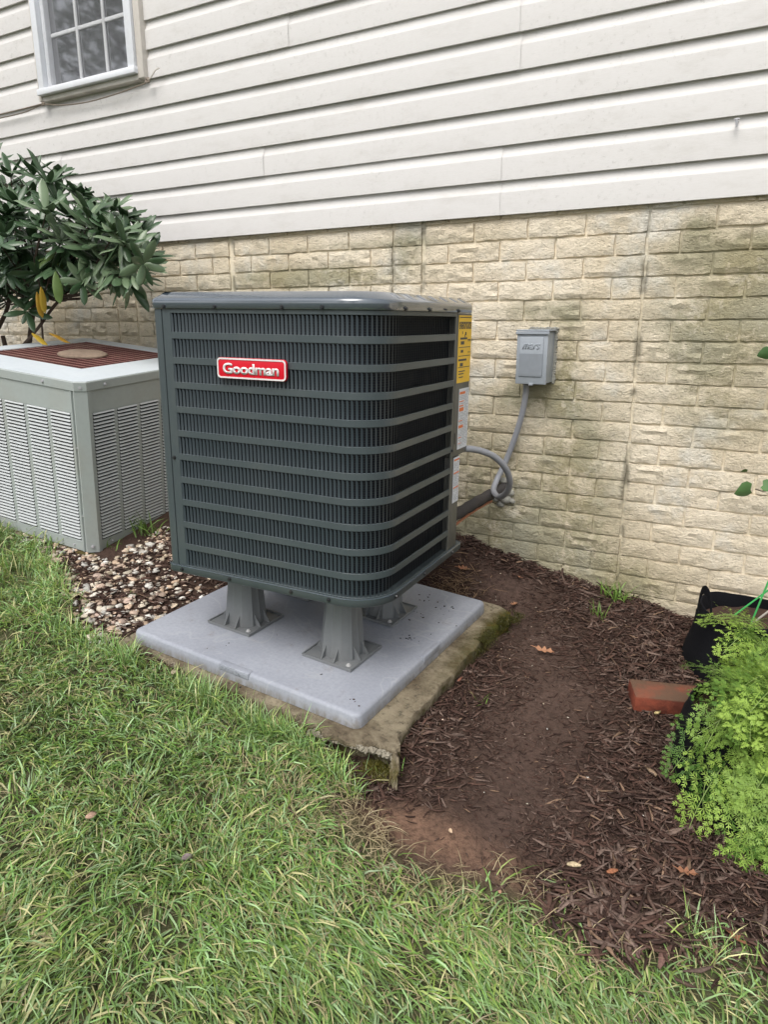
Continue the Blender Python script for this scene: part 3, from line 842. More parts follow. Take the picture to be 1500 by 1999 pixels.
FRONT = Matrix(((1, 0, 0, 0), (0, 0, -1, 0), (0, 1, 0, 0), (0, 0, 0, 1)))     # text x->x, y->z, faces -y
SIDE = Matrix(((0, 0, 1, 0), (1, 0, 0, 0), (0, 1, 0, 0), (0, 0, 0, 1)))      # text x->y, y->z, faces +x
def put_text(name, me, mat, parent, p, R):
    me.transform(Matrix.Translation(Vector(p)) @ R); me.materials.append(mat); me.name = name
    return link(bpy.data.objects.new(name, me), parent)
# badge (its white rim and letters are sub-parts)
bc = Vector((-.367, -.0, -.089)); bw, bh = .220, .0545
b = MB(); M4 = Matrix.Translation((bc.x, -.004, bc.z)) @ FRONT
b.prism(rrect(-bw / 2, -bh / 2, bw / 2, bh / 2, (.011,) * 4, 5), 0, .0085, .0015, 2, M4)
badge = ul(b.build('nameplate', M['red'], unit, 40))
b = MB()
o1 = rrect(-bw / 2 + .001, -bh / 2 + .001, bw / 2 - .001, bh / 2 - .001, (.010,) * 4, 5); o2 = rrect(-bw / 2 + .005, -bh / 2 + .005, bw / 2 - .005, bh / 2 - .005, (.007,) * 4, 5)
tf = lambda p, z: tuple(M4 @ Vector((p[0], p[1], z)))
b.loft([[tf(p, .008) for p in o1], [tf(p, .0098) for p in o1], [tf(p, .0098) for p in o2], [tf(p, .008) for p in o2]], True, False)
b.build('rim', M['white'], badge, 30)
me = text_mesh('Goodman', 1.0, .0, .028, 0, 0, .96); fit_text(me, .178, .0285)
bmt = bmesh.new(); bmt.from_mesh(me); ext = bmesh.ops.extrude_face_region(bmt, geom=bmt.faces[:]); 
bmesh.ops.translate(bmt, vec=(0, 0, .0016), verts=[g_ for g_ in ext['geom'] if isinstance(g_, bmesh.types.BMVert)]); bmt.to_mesh(me); bmt.free()
put_text('lettering', me, M['white'], badge, (bc.x - .001, -.0128, bc.z - .0005), FRONT)
# labels on the side
b = MB(); b.box((.0018, .524, -.147), (.0026, .637, .054)); lab = ul(b.build('energy_label', M['yellow'], unit, 0))
me = text_mesh('ENERGYGUIDE', 1.0, 0, .03); fit_text(me, .104, .019); put_text('print', me, M['ink'], lab, (.0031, .5805, .0235), SIDE)
b = MB()
for z_, y0, y1, h in ((.048, .53, .632, .0012), (.003, .555, .56, .004), (-.014, .54, .60, .003), (-.018, .605, .632, .0012), (-.027, .545, .575, .005), (-.040, .53, .63, .001), (-.052, .548, .568, .004), (-.066, .53, .632, .001), (-.078, .53, .60, .003), (-.092, .545, .57, .005), (-.100, .53, .63, .001), (-.112, .535, .59, .0015), (-.120, .535, .58, .0015), (-.130, .54, .575, .0015), (.034, .53, .632, .001), (-.006, .577, .584, .004), (-.022, .606, .63, .001), (-.056, .61, .63, .001)):
    b.box((.0027, y0, z_ - h), (.0031, y1, z_ + h))
b.tube([(.003, .583, .005), (.003, .583, -.004)], .003, 4)
b.build('print', M['ink'], lab, 0)
def warn(y0, y1, z0, z1, marks, seed):
    b = MB(); b.box((.0022, y0, z0), (.0030, y1, z1)); la = ul(b.build('warning_label', M['paper'], unit, 0)); r = random.Random(seed)
    b = MB()
    for (f0, f1, g0, g1) in marks: b.box((.0031, y0 + (y1 - y0) * g0, z1 + (z0 - z1) * f1), (.0034, y0 + (y1 - y0) * g1, z1 + (z0 - z1) * f0))
    b.build('print', M['orange'], la, 0)
    b = MB(); z = z1 - .008
    while z > z0 + .006:
        y = y0 + .006
        while y < y1 - .008:
            w = r.uniform(.004, .014)
            if r.random() < .75 and not any(z1 + (z0 - z1) * f1 - .002 < z < z1 + (z0 - z1) * f0 + .002 and g0 * (y1 - y0) + y0 < y + w and y < g1 * (y1 - y0) + y0 for f0, f1, g0, g1 in marks):
                b.box((.0031, y, z - .0007), (.0033, min(y + w, y1 - .004), z + .0007))
            y += w + .003
        z -= .0048
    b.build('print', M['greyink'], la, 0)
warn(.549, .637, -.356, -.166, [(.05, .09, .05, .6), (.20, .215, .05, .5), (.27, .29, .05, .45), (.31, .37, .05, .5), (.52, .535, .05, .4), (.60, .65, .05, .5), (.80, .815, .05, .35), (.90, .91, .05, .35)], 1)
warn(.524, .575, -.526, -.3785, [(.04, .075, .06, .95), (.33, .36, .06, .95), (.655, .68, .06, .95)], 2)
tag(unit, 'large new slate grey condenser with red nameplate raised on plastic risers', 'air conditioner')

# risers under it
def riser(lx, ly, label, first=None):
    base = OP + FP @ Vector((lx, ly, .0005))
    top = unit_z(*[(FU.transposed() @ (base - OU))[i] for i in (0, 1)])
    H = top - base.z - .0015
    t = empty('riser', base, FP)
    h = .088
    b = MB(); b.box((-h, -h, 0), (h, h, .006), .002, 2); b.build('base_plate', M['riser'], t)
    b = MB()
    for (x0, x1, y0, y1) in ((-h, h, -h, -h + .004), (-h, h, h - .004, h), (-h, -h + .004, -h + .004, h - .004), (h - .004, h, -h + .004, h - .004)): b.box((x0, y0, .006), (x1, y1, .010))
    b.build('rim', M['riser'], t)
    b = MB(); n = 48; rings = []
    for f, zz in ((0, .0062), (.04, .012), (.5, H * .5), (.97, H - .006), (1, H)):
        R_ = .064 + (.0455 - .064) * f
        ring = []
        for k in range(n):
            a = 2 * math.pi * k / n; q = k % 4
            rr = R_ * (1.0 if q else 1.045)
            sq = 1 + .06 * math.cos(4 * a + math.pi)
            ring.append((rr * sq * math.cos(a), rr * sq * math.sin(a), zz))
        rings.append(ring)
    b.loft(rings, True, True); b.build('column', M['riser'], t, 20)
    for side in range(4):
        for s_ in (-.022, .022):
            b = MB(); Rz = Matrix.Rotation(side * math.pi / 2, 4, 'Z')
            p = [(s_ - .0012, -.058, .0062), (s_ - .0012, -.082, .0062), (s_ - .0012, -.056, .045)]
            q = [(s_ + .0012, y, z) for _, y, z in p]
            p = [tuple(Rz @ Vector(v)) for v in p]; q = [tuple(Rz @ Vector(v)) for v in q]
            b.loft([p, q], True, True); b.build('gusset', M['riser'], t, 0)
    for sx, sy in ((1, -1), (-1, 1)):
        b = MB(); c3 = Vector((sx * .066, sy * .066, .0062))
        b.tube([c3, c3 + Vector((0, 0, .0015))], .0075, 12); b.tube([c3 + Vector((0, 0, .0015)), c3 + Vector((0, 0, .006))], [.0048, .0042], 6); b.build('bolt', M['bolt'], t)
    tag(t, label, 'riser', 'tapered plastic risers under the condenser')
riser(-.222, .255, 'front riser nearest the pad corner, fully in view below the rounded cabinet corner')
riser(-.603, .252, 'left riser, under the flat front of the dark condenser')
riser(-.262, .565, 'rear right riser, half hidden behind the front one')
riser(-.603, .565, 'rear left riser, deep in the shade below the condenser')
# black rubber strip on top of front riser
b = MB(); b.box((-.04, -.04, 0), (.04, .04, .006), .001, 1); 

# ------------------------------------------------------------------ old condenser
FO = frame(.0742, .0564, .1027); OO = Vector((-2.1998, -.9201, .8211))
old = empty('air_conditioner', OO + FO @ Vector((-.43, .42, -.672)), FO)
OL = Vector((-.43, .42, -.672))
def ol(o): o.location = -OL; return o
OW, OD, OH = .8607, .8426, .672
CH = .030
def oct_(off=0.0, ch=CH, x0=-OW, x1=0, y0=0, y1=OD):
    x0 -= off; y0 -= off; x1 += off; y1 += off
    return [(x0 + ch, y0), (x1 - ch, y0), (x1, y0 + ch), (x1, y1 - ch), (x1 - ch, y1), (x0 + ch, y1), (x0, y1 - ch), (x0, y0 + ch)]
b = MB()
b.loft([[(x, y, -.034) for x, y in oct_(.003)], [(x, y, -.004) for x, y in oct_(.003)], [(x, y, 0) for x, y in oct_(0)]], True, False)
rim = ol(b.build('cap_skirt', M['old'], old, 30))
inr = [(-.70, .158), (-.160, .158), (-.160, .158), (-.160, .695), (-.160, .695), (-.70, .695), (-.70, .695), (-.70, .158)]
b = MB(); b.loft([[(x, y, 0.0002) for x, y in oct_(0)], [(x, y, .012) for x, y in [(-.702, .156), (-.158, .156), (-.156, .158), (-.156, .694), (-.158, .697), (-.702, .697), (-.704, .694), (-.704, .158)]], [(x, y, .002) for x, y in [(-.70, .160), (-.162, .160), (-.160, .162), (-.160, .692), (-.162, .694), (-.70, .694), (-.702, .692), (-.702, .162)]]], True, False)
ol(b.build('cap_frame', M['old_top'], old, 15))
b = MB()
nw = 40
for k in range(nw + 1):
    t = -.702 + (.542) * k / nw; b.tube([(t, .160, .006), (t, .694, .006)], .0032, 4)
for k in range(14):
    t = .165 + .525 * k / 13; pass
g_ = ol(b.build('fan_guard', M['rust'], old, 0))
b = MB()
for k in range(14):
    t = .165 + .525 * k / 13; b.tube([(-.702, t, .0085), (-.160, t, .0085)], .0022, 4)
ol(b.build('guard_crossbar', M['rust_pale'], old, 0))
b = MB(); b.box((-.70, .16, -.09), (-.16, .694, -.008)); ol(b.build('fan_opening', M['rust_deep'], old, 0))
b = MB()
rings = []
for R_, zz in ((.100, .010), (.100, .015), (.092, .020), (.080, .023), (.07, .0215), (.03, .023), (.001, .0235)):
    rings.append([(-.415 + R_ * math.cos(a), .405 + R_ * math.sin(a), zz + .001 * math.sin(5 * a)) for a in np.linspace(0, 2 * math.pi, 28, endpoint=False)])
b.loft(rings, True, True); ol(b.build('motor_cover', M['hub'], old, 30))
# dark core
b = MB(); b.box((-OW + .045, .03, -OH + .03), (-.03, OD - .03, -.05)); ol(b.build('core', M['dark_inside'], old, 0))
# posts
def oplate(name, lo, hi, bev=.002): 
    b = MB(); b.box(lo, hi, bev, 2); return ol(b.build(name, M['old'], old))
b = MB(); pp = [(-.052, .010), (-.052, -.001), (-.046, -.001), (-.044, .006), (-.036, .006), (-.034, -.002), (-.030, -.002), (.002, .030), (.002, .046), (-.004, .046)]
b.loft([[(x, y, zz) for x, y in pp] for zz in (-OH + .002, -.0345)], close=False); ol(b.build('corner_post', M['old'], old, 20))
b = MB(); b.box((-OW, 0, -OH), (-OW + .05, .05, -.035), .006, 2); b.box((-.05, OD - .05, -OH), (0, OD, -.035), .006, 2); b.box((-OW, OD - .05, -OH), (-OW + .05, OD, -.035), .006, 2); ol(b.build('corner_post', M['old'], old))
# faces: front (y=0) and right (x=0), top band, bottom band, stiles, louvres
LZ0, LZ1 = -.628, -.120; NL = 38
def face(side):
    def bx(name, a0, a1, z0, z1, t0, t1, mat=M['old'], bev=.0015):
        lo, hi = ((a0, t0, z0), (a1, t1, z1)) if side == 'front' else ((-t1, a0, z0), (-t0, a1, z1))
        b = MB(); b.box(lo, hi, bev, 1); return ol(b.build(name, mat, old))
    if side == 'front': a_lo, a_hi = -OW + .052, -.053; cols = [(-.163 - .1205 * k, -.062 - .1205 * k) for k in range(6)]
    else: a_lo, a_hi = .047, OD - .052; cols = [(.052 + .1205 * k, .155 + .1205 * k) for k in range(6)]
    bx('upper_panel', a_lo, a_hi, LZ1, -.0345, .002, .008)
    bx('lower_panel', a_lo, a_hi, -OH + .001, LZ0, .002, .008)
    cs = sorted(cols); edges = [a_lo] + [e for c_ in cs for e in c_] + [a_hi]
    for k in range(0, len(edges), 2):
        if edges[k + 1] - edges[k] > .002: bx('stile', edges[k], edges[k + 1], LZ0 + .0005, LZ1 - .0005, .002, .008)
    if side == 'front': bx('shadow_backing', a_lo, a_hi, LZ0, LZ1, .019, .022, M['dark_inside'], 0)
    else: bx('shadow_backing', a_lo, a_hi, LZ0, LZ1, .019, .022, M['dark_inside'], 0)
    p = (LZ1 - LZ0) / NL; b = MB()
    for (c0, c1) in cs:
        if c1 > a_hi + .001 or c0 < a_lo - .001: continue
        for k in range(NL):
            z = LZ0 + p * k
            # louvre blade: from inside low to outside, a curved slat opening downward
            prof = [(.0062, z + p * 1.01), (.0030, z + p * .96), (.0006, z + p * .80), (-.0010, z + p * .56), (.0006, z + p * .47)]
            rr = []
            for a in (c0, c1):
                rr.append([(a, t, zz) if side == 'front' else (-t, a, zz) for t, zz in prof])
            b.loft(rr, close=False)
    o = ol(b.build('louvre_blades', M['old_louvre'], old, 60)); o['kind'] = 'stuff'
face('front'); face('right')
def oscrew(p, n_, r_=.005):
    b = MB(); p = Vector(p); n_ = Vector(n_); b.tube([p, p + n_ * .002], r_ * 1.4, 10); b.tube([p + n_ * .002, p + n_ * .005], r_, 6); ol(b.build('screw', M['metal'], old, 30))
oscrew((-.182, -.003, -.018), (0, -1, 0)); oscrew((-.014, .013, -.022), (.7, -.7, 0), .0055); oscrew((.003, .115, -.020), (1, 0, 0)); oscrew((-.040, .005, -.25), (0, -1, 0), .003); oscrew((-.040, .005, -.52), (0, -1, 0), .003); oscrew((-.10, .0015, -.652), (0, -1, 0), .003); oscrew((-.014, .013, -.645), (.7, -.7, 0)); oscrew((.0005, .10, -.645), (1, 0, 0), .003)
b = MB(); b.box((-OW - .02, -.015, -OH - .05), (.012, OD + .02, -OH - .002), .008, 2); ol(b.build('base_slab', M['concrete'], old))
tag(old, 'old pale sage condenser with rusty top grille beside the leafy shrub', 'air conditioner')

# ------------------------------------------------------------------ wall fixtures
dx0, dx1, dz0, dz1, dd = -.862, -.748, .812, 1.000, .100
disc = empty('disconnect_box', ((dx0 + dx1) / 2, 0, dz0)); DC = Vector(disc.location)
def dl(o): o.location = -DC; return o
b = MB(); b.box((dx0 + .002, -dd + .012, dz0 + .004), (dx1 - .002, -.012, dz1 - .006), .002, 2); dl(b.build('body', M['box_grey'], disc))
b = MB(); b.box((dx0, -dd, dz0), (dx1, -dd + .011, dz1 - .004), .0025, 2); cov = dl(b.build('cover', M['box_grey'], disc))
b = MB(); b.box((dx0 - .003, -dd - .006, dz1 - .003), (dx1 + .005, -.012, dz1 + .003), .002, 2); b.box((dx0 - .003, -dd - .007, dz1 - .014), (dx1 + .005, -dd - .003, dz1 - .0035), .0015, 1); dl(b.build('rain_lid', M['box_grey'], disc))
b = MB(); b.prism(rrect(-.0445, -.077, .0445, .062, (.006,) * 4, 4), 0, .005, .002, 2, Matrix.Translation(((dx0 + dx1) / 2 - .002, -dd + .001, (dz0 + dz1) / 2 + .010)) @ FRONT); rp = b.build('raised_panel', M['box_grey'], cov, 30)
b = MB(); b.box((dx0 + .013, -dd - .0048, dz0 + .033), (dx1 - .015, -dd - .0038, dz0 + .108), .0002, 1); b.build('rating_plate', M['box_label'], cov)
me = text_mesh('mars', 1.0, 0, .02, .35); fit_text(me, .066, .020)
bmt = bmesh.new(); bmt.from_mesh(me); ext = bmesh.ops.extrude_face_region(bmt, geom=bmt.faces[:])
bmesh.ops.translate(bmt, vec=(0, 0, .0013), verts=[q for q in ext['geom'] if isinstance(q, bmesh.types.BMVert)]); bmt.to_mesh(me); bmt.free()
put_text('lettering', me, M['box_grey'], cov, ((dx0 + dx1) / 2 - .001, -dd - .0037, dz1 - .055), FRONT)
b = MB(); b.box((-.810, -dd - .004, dz0 - .004), (-.795, -dd + .003, dz0 + .004), .001, 1); b.build('latch', M['box_grey'], cov)
b = MB(); r = random.Random(4)
for i in range(40):
    t = i / 39; z = dz0 + t * (dz1 - dz0); b.box((dx1 - .004, -.016, z - .004), (dx1 + .006 + r.uniform(-.002, .003), -.002, z + .004), .002, 1, Matrix.Rotation(r.uniform(-.5, .5), 3, 'X'))
for i in range(26):
    x = dx0 + .02 + i / 25 * (dx1 - dx0 - .012); b.box((x - .004, -.014 - r.random() * .01, dz1 + .002), (x + .004, -.002, dz1 + .009 + r.random() * .004), .002, 1)
dl(b.build('caulk', M['putty'], disc))
b = MB(); b.box((dx0 + .002, -.0118, dz0 + .004), (dx1 - .003, -.004, dz1 - .006), .001, 1); dl(b.build('back_flange', M['box_grey'], disc))
tag(disc, 'small grey disconnect box fixed to the cream foundation wall', 'electrical box')
pts = [at_y(1028, 750, -.055), at_y(1026, 775, -.05), at_y(1018, 815, -.04), at_y(1003, 862, -.032), at_y(986, 905, -.035), at_y(970, 938, -.06), at_y(964, 958, -.11), at_y(974, 970, -.17), at_y(989, 962, -.23), at_y(996, 942, -.28), at_y(988, 915, -.33), at_y(966, 892, -.38), at_y(938, 880, -.43), at_y(910, 876, -.47), at_y(880, 878, -.50)]
b = MB(); sp_ = spline(pts, 8); b.tube(sp_, .0112, 12); o = b.build('conduit', M['conduit'], None, 60)
tag(o, 'grey flexible conduit looping from the disconnect box down to the condenser', 'conduit')
pts = [at_y(992, 948, .01), at_y(968, 960, -.07), at_y(935, 978, -.18), at_y(905, 996, -.29), at_y(870, 1016, -.40), at_y(830, 1030, -.5)]
b = MB(); sp_ = spline(pts, 6); b.tube(sp_, [.021 + .0015 * math.sin(i * 1.7) for i in range(len(sp_))], 12); r_l = b.build('refrigerant_line', M['foam'], None, 60)
tag(r_l, 'thick black foam-wrapped refrigerant line running from the wall hole to the condenser', 'pipe')
pts = [at_y(960, 978, -.08), at_y(935, 992, -.18), at_y(905, 1012, -.29), at_y(880, 1032, -.38), at_y(850, 1050, -.45)]
b = MB(); b.tube(spline(pts, 6), .005, 8); o = b.build('copper_pipe', M['copper']); tag(o, 'thin copper-coloured tube just under the black foam line', 'pipe')
b = MB(); r = random.Random(9)
for (px_, py_, s_) in ((988, 975, .024), (978, 984, .016), (996, 962, .018), (984, 938, .016), (975, 935, .011), (1000, 978, .013), (968, 975, .012)):
    bm = bmesh.new(); bmesh.ops.create_icosphere(bm, subdivisions=2, radius=s_)
    for v_ in bm.verts: v_.co *= 1 + .35 * noise.noise(v_.co * 70 + Vector((px_, 0, 0)))
    b.merge(bm, Matrix.Translation(at_y(px_, py_, -.012)) @ Matrix.Diagonal((1, .7, .8, 1)))
o = b.build('putty', M['putty'], None, 60); tag(o, 'lumpy grey sealing putty round the pipe hole in the wall', 'putty')
# screw hook on the siding
b = MB(); p = at_y(1440, 236, -.03); b.tube([p + Vector((0, .02, 0)), p + Vector((0, -.014, -.002))], .0035, 8); b.box((p.x - .008, p.y - .017, p.z - .002), (p.x + .008, p.y - .010, p.z + .004), .0015, 1); b.tube([p + Vector((0, -.013, 0)), p + Vector((.001, -.013, -.020))], [.0045, .0025], 7)
o = b.build('screw_hook', M['metal']); tag(o, 'small metal screw sticking out under a siding lap', 'screw')
# cable under the window
cab = empty('cable', at_y(85, 203, -.05)); co = Vector(cab.location)
def cl(o): o.location = -co; return o
b = MB(); b.tube(spline([at_y(-60, 236, -.05), at_y(0, 224, -.055), at_y(45, 213, -.055), at_y(84, 203, -.062)], 6), .0032, 6); cl(b.build('strand', M['cable'], cab))
b = MB(); b.tube(spline([at_y(-60, 243, -.045), at_y(0, 231, -.05), at_y(50, 219, -.05), at_y(84, 205, -.058), at_y(120, 206, -.05), at_y(170, 200, -.045), at_y(230, 183, -.05), at_y(284, 163, -.055)], 6), .0030, 6); cl(b.build('strand', M['cable'], cab))
b = MB()
for cx_, cy_, s_ in ((84, 203, .010), (288, 157, .013)):
    c3 = at_y(cx_, cy_, -.058)
    for k in range(3):
        ph = k * 1.1; b.tube([c3 + Vector((math.cos(a + ph) * s_, math.sin(a) * .004, math.sin(a + ph * .5) * s_ * .8)) for a in np.linspace(0, 2 * math.pi, 12)], .003, 5)
cl(b.build('knot', M['cable'], cab))
b = MB(); b.tube(spline([at_y(290, 157, -.058), at_y(297, 148, -.06), at_y(303, 138, -.058), at_y(311, 133, -.05)], 5), .0034, 6); cl(b.build('end', M['tan_channel'], cab))
tag(cab, 'thin weathered cable knotted and strung below the window', 'cable')

# ------------------------------------------------------------------ loose ground cover
def hit(px, py, h=0.0):
    d = ray(px, py); t = .3
    for _ in range(60):
        p = CAM + d * t; t += (p.z - float(gz(p.x, p.y)) - h) * .5
    return CAM + d * t
FPT = np.array(FP).T
def on_pad(x, y, m_=0.0):
    l = (np.stack([x, y, np.zeros_like(x)], -1) - np.array([OP.x, OP.y, 0])) @ np.array(FP)
    return (l[..., 0] > -.90 - m_) & (l[..., 0] < .10 + m_) & (l[..., 1] > -.035 - m_) & (l[..., 1] < .92 + m_)
def on_old(x, y, m_=0.0):
    l = (np.stack([x, y, np.zeros_like(x)], -1) - np.array([OO.x + .06, OO.y, 0])) @ np.array(FO)
    return (l[..., 0] > -.88 - m_) & (l[..., 0] < .01 + m_) & (l[..., 1] > -.01 - m_) & (l[..., 1] < .86 + m_)

def grass(name, x, y, L, w, ang, lean, colr, z=None, curl=1.0):
    n = len(x); z0 = (gz(x, y) if z is None else z) - .004
    T = np.array([0, .38, .72, 1.0]); 
    d = np.stack([np.cos(ang), np.sin(ang), np.zeros(n)], 1); s = np.stack([-np.sin(ang), np.cos(ang), np.zeros(n)], 1)
    pts = []
    for t in T:
        a = lean * (.35 + .65 * t * curl)            # angle from vertical grows along the blade
        hz = L * (np.sin(a) * t); vt = L * np.cos(a) * t
        pts.append(np.stack([x, y, z0], 1) + d * hz[:, None] + np.array([0, 0, 1]) * np.maximum(vt, .004 + .006 * t)[:, None])
    tw = rng.uniform(-.9, .9, n)
    sv = s * np.cos(tw)[:, None] + np.array([0, 0, 1]) * np.sin(tw)[:, None] * .7
    ws = [.85, 1.0, .72, 0]
    V = []
    for k in range(3):
        V.append(pts[k] - sv * (w * ws[k] / 2)[:, None]); V.append(pts[k] + sv * (w * ws[k] / 2)[:, None])
    V.append(pts[3])
    V = np.stack(V, 1).reshape(-1, 3)
    b_ = (np.arange(n) * 7)[:, None]
    Fq = np.concatenate([b_ + np.array([0, 1, 3, 2]), b_ + np.array([2, 3, 5, 4])]); Ft = b_ + np.array([4, 5, 6])
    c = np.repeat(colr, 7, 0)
    root = np.tile(np.array([.85, .85, .95, .95, 1, 1, 1.0]), n)[:, None]  # blades tinted darker toward the base, shade put into the colour
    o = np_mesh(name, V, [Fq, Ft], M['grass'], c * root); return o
def gcols(n, x, y, dry=.12):
    pal = np.array([[.130, .235, .050], [.165, .290, .090], [.250, .370, .190], [.100, .180, .035], [.200, .265, .055], [.300, .400, .250], [.33, .37, .14]])
    c = pal[rng.integers(0, len(pal), n)] * rng.uniform(.55, 1.4, n)[:, None]
    pn = vnoise(x, y, 5, 11)[:, None]
    c = c * (.70 + .6 * pn)
    wh = vnoise(x, y, 2.2, 15)[:, None]
    c = c * (1 - .35 * wh) + np.array([.25, .31, .16]) * .35 * wh
    dr = rng.random(n) < dry * (0.4 + 1.6 * vnoise(x, y, 3.5, 4))
    c[dr] = np.array([.50, .44, .27]) * rng.uniform(.6, 1.25, dr.sum())[:, None]
    return c * np.array([1.05, 1.13, .93]) * (.86 + .3 * vnoise(x, y, 1.7, 77))[:, None]
N = 235000
x = rng.uniform(-3.9, .6, N); y = rng.uniform(-2.75, -.85, N)
dcam = np.hypot(x - CAM.x, y - CAM.y)
edge = lawn_edge(x)
inside = edge - y + (vnoise(x, y, 11, 3) - .5) * .11
keep = inside > np.where(x > -1.0, rng.uniform(-.05, .17, N), rng.uniform(-.03, .06, N))
keep &= rng.random(N) < np.clip(1.15 - .42 * np.abs(dcam - 1.2), .22, 1)
# only what the camera can get near: a wide wedge
u = (x - CAM.x) * RV.x + (y - CAM.y) * RV.y; w_ = (x - CAM.x) * FV.x + (y - CAM.y) * FV.y
keep &= (w_ > .25) & (np.abs(u) < .72 * w_ + .55)
bare = np.exp(-(((x + .62) / .15) ** 2 + ((y + 1.39) / .085) ** 2)) * 1.5 + np.exp(-(((x + .30) / .25) ** 2 + ((y + 1.38) / .06) ** 2)) * .9 + np.exp(-(((x + .78) / .07) ** 2 + ((y + 1.30) / .06) ** 2))
thin = sstep(.55, .78, vnoise(x, y, 7, 21)) * .45 + sstep(.6, .8, vnoise(x, y, 19, 22)) * .35
keep &= rng.random(N) > np.clip(bare + thin, 0, .97)
keep &= ~on_pad(x, y, .0)
x, y = x[keep], y[keep]; n = len(x)
right = sstep(-1.15, -.75, x)                       # the matted swath combed toward the lower right
comb = np.arctan2(-.75, .50) + (vnoise(x, y, 3, 31) - .5) * 1.6
rand = rng.uniform(0, 2 * np.pi, n)
clump = vnoise(x, y, 7, 33) * 14
ang = np.where(rng.random(n) < (.30 + .45 * right), comb + rng.normal(0, .4, n), np.where(rng.random(n) < .75, clump + rng.normal(0, .5, n), rand))
lean = np.clip(rng.normal(1.25 + .24 * right, .24 - .08 * right, n) - .22 * (1 - .6 * right) * (vnoise(x, y, 5, 37) > .62), .2, 1.54)
lush = sstep(-1.9, -2.5, x) * .5
L = rng.uniform(.022, .066, n) * (1 + .35 * vnoise(x, y, 4, 35)) * (1 + lush)
lean = lean - lush * .5
w = rng.uniform(.0018, .0052, n)
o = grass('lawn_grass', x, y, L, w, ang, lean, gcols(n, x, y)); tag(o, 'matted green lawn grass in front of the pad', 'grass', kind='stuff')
n_grass = n
# longer tufts along the slab, the gravel and against things
tx = []; 
r2 = np.random.default_rng(3)
def tuft(cx, cy, n, sp, L0, lean0=.7):
    tx.append((cx + r2.normal(0, sp, n), cy + r2.normal(0, sp * .7, n), np.full(n, L0), np.full(n, lean0)))
for k in range(85):
    t = r2.random(); X0 = -1.72 + t * .92; tuft(X0, -1.265 - r2.random() * .05 - max(0, t - .8) * .2, 20, .018, r2.uniform(.05, .10), .75)
for k in range(70): 
    X0 = r2.uniform(-2.9, -1.75); tuft(X0, float(lawn_edge(X0)) - r2.random() * .12, 22, .022, r2.uniform(.05, .085), .85)
for px_, py_ in ((460, 1700), (120, 1650), (1380, 1850), (740, 1500)): q = hit(px_, py_); tuft(q.x, q.y, 70, .03, .075, .9)
q = hit(445, 1650); tuft(q.x, q.y, 90, .035, .08, 1.0)
x = np.concatenate([t[0] for t in tx]); y = np.concatenate([t[1] for t in tx]); L = np.concatenate([t[2] for t in tx]); ln = np.concatenate([t[3] for t in tx])
k_ = ~on_pad(x, y, -.002); x, y, L, ln = x[k_], y[k_], L[k_], ln[k_]; n = len(x)
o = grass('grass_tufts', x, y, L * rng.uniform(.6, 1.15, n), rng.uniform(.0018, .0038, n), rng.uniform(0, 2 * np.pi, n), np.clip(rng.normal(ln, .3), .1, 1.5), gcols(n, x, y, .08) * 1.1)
tag(o, 'longer unmown grass along the slab edge', 'grass', kind='stuff')
# dry straw over the thin places
N = 8000; n3 = 1300
x = np.concatenate([rng.normal(-.72, .2, n3), rng.uniform(-3, .4, N - n3)]); y = np.concatenate([rng.normal(-1.44, .12, n3), rng.uniform(-2.6, -1.2, N - n3)])
k_ = (y < lawn_edge(x) + .03) & ~on_pad(x, y, 0.0); x, y = x[k_], y[k_]; n = len(x)
o = grass('dead_grass', x, y, rng.uniform(.02, .07, n), rng.uniform(.001, .0022, n), rng.uniform(0, 6.28, n), rng.uniform(1.3, 1.53, n), np.array([.44, .36, .21]) * rng.uniform(.5, 1.2, n)[:, None], gz(x, y) + .010)
tag(o, 'dry straw-coloured clippings lying through the lawn', 'dead grass', kind='stuff')

# shredded bark mulch
def shreds(name, x, y, L, W2, T2, yaw, pitch, roll, colr, lift, mat, z=None):
    n = len(x)
    cy_, sy_ = np.cos(yaw), np.sin(yaw); cp, sp = np.cos(pitch), np.sin(pitch); cr, sr = np.cos(roll), np.sin(roll)
    ax = np.stack([cy_ * cp, sy_ * cp, sp], 1)
    si = np.stack([-sy_, cy_, np.zeros(n)], 1); up = np.cross(ax, si)
    s2 = si * cr[:, None] + up * sr[:, None]; u2 = -si * sr[:, None] + up * cr[:, None]
    c = np.stack([x, y, (gz(x, y) if z is None else z) + lift], 1)
    V = []
    bend = rng.uniform(-.12, .12, n)
    for t, wd in ((-.5, .35), (-.05, 1.0), (.5, .25)):
        m_ = c + ax * (L * t)[:, None] + s2 * (L * bend * (1 - 4 * t * t))[:, None]
        for a, b_ in ((-.5, -.5), (.5, -.5), (.5, .5), (-.5, .5)):
            V.append(m_ + s2 * (W2 * a * wd)[:, None] + u2 * (T2 * b_)[:, None])
    V = np.stack(V, 1).reshape(-1, 3); b0 = (np.arange(n) * 12)[:, None]
    Fs = []
    for s_ in (0, 4):
        for k in range(4):
            a, b_ = s_ + k, s_ + (k + 1) % 4; Fs.append(b0 + np.array([a, b_, b_ + 4, a + 4]))
    Fs += [b0 + np.array([3, 2, 1, 0]), b0 + np.array([8, 9, 10, 11])]
    return np_mesh(name, V, [np.concatenate(Fs)], mat, np.repeat(colr, 12, 0))
def mcol(n, pale=.03):
    pal = np.array([[.086, .050, .039], [.120, .077, .061], [.170, .120, .098], [.052, .031, .025], [.104, .060, .046]])
    c = pal[rng.integers(0, 5, n)] * rng.uniform(.7, 1.25, n)[:, None]
    p = rng.random(n) < pale; c[p] = np.array([.26, .17, .115]) * rng.uniform(.5, 1.3, p.sum())[:, None]
    return c
N = 62000
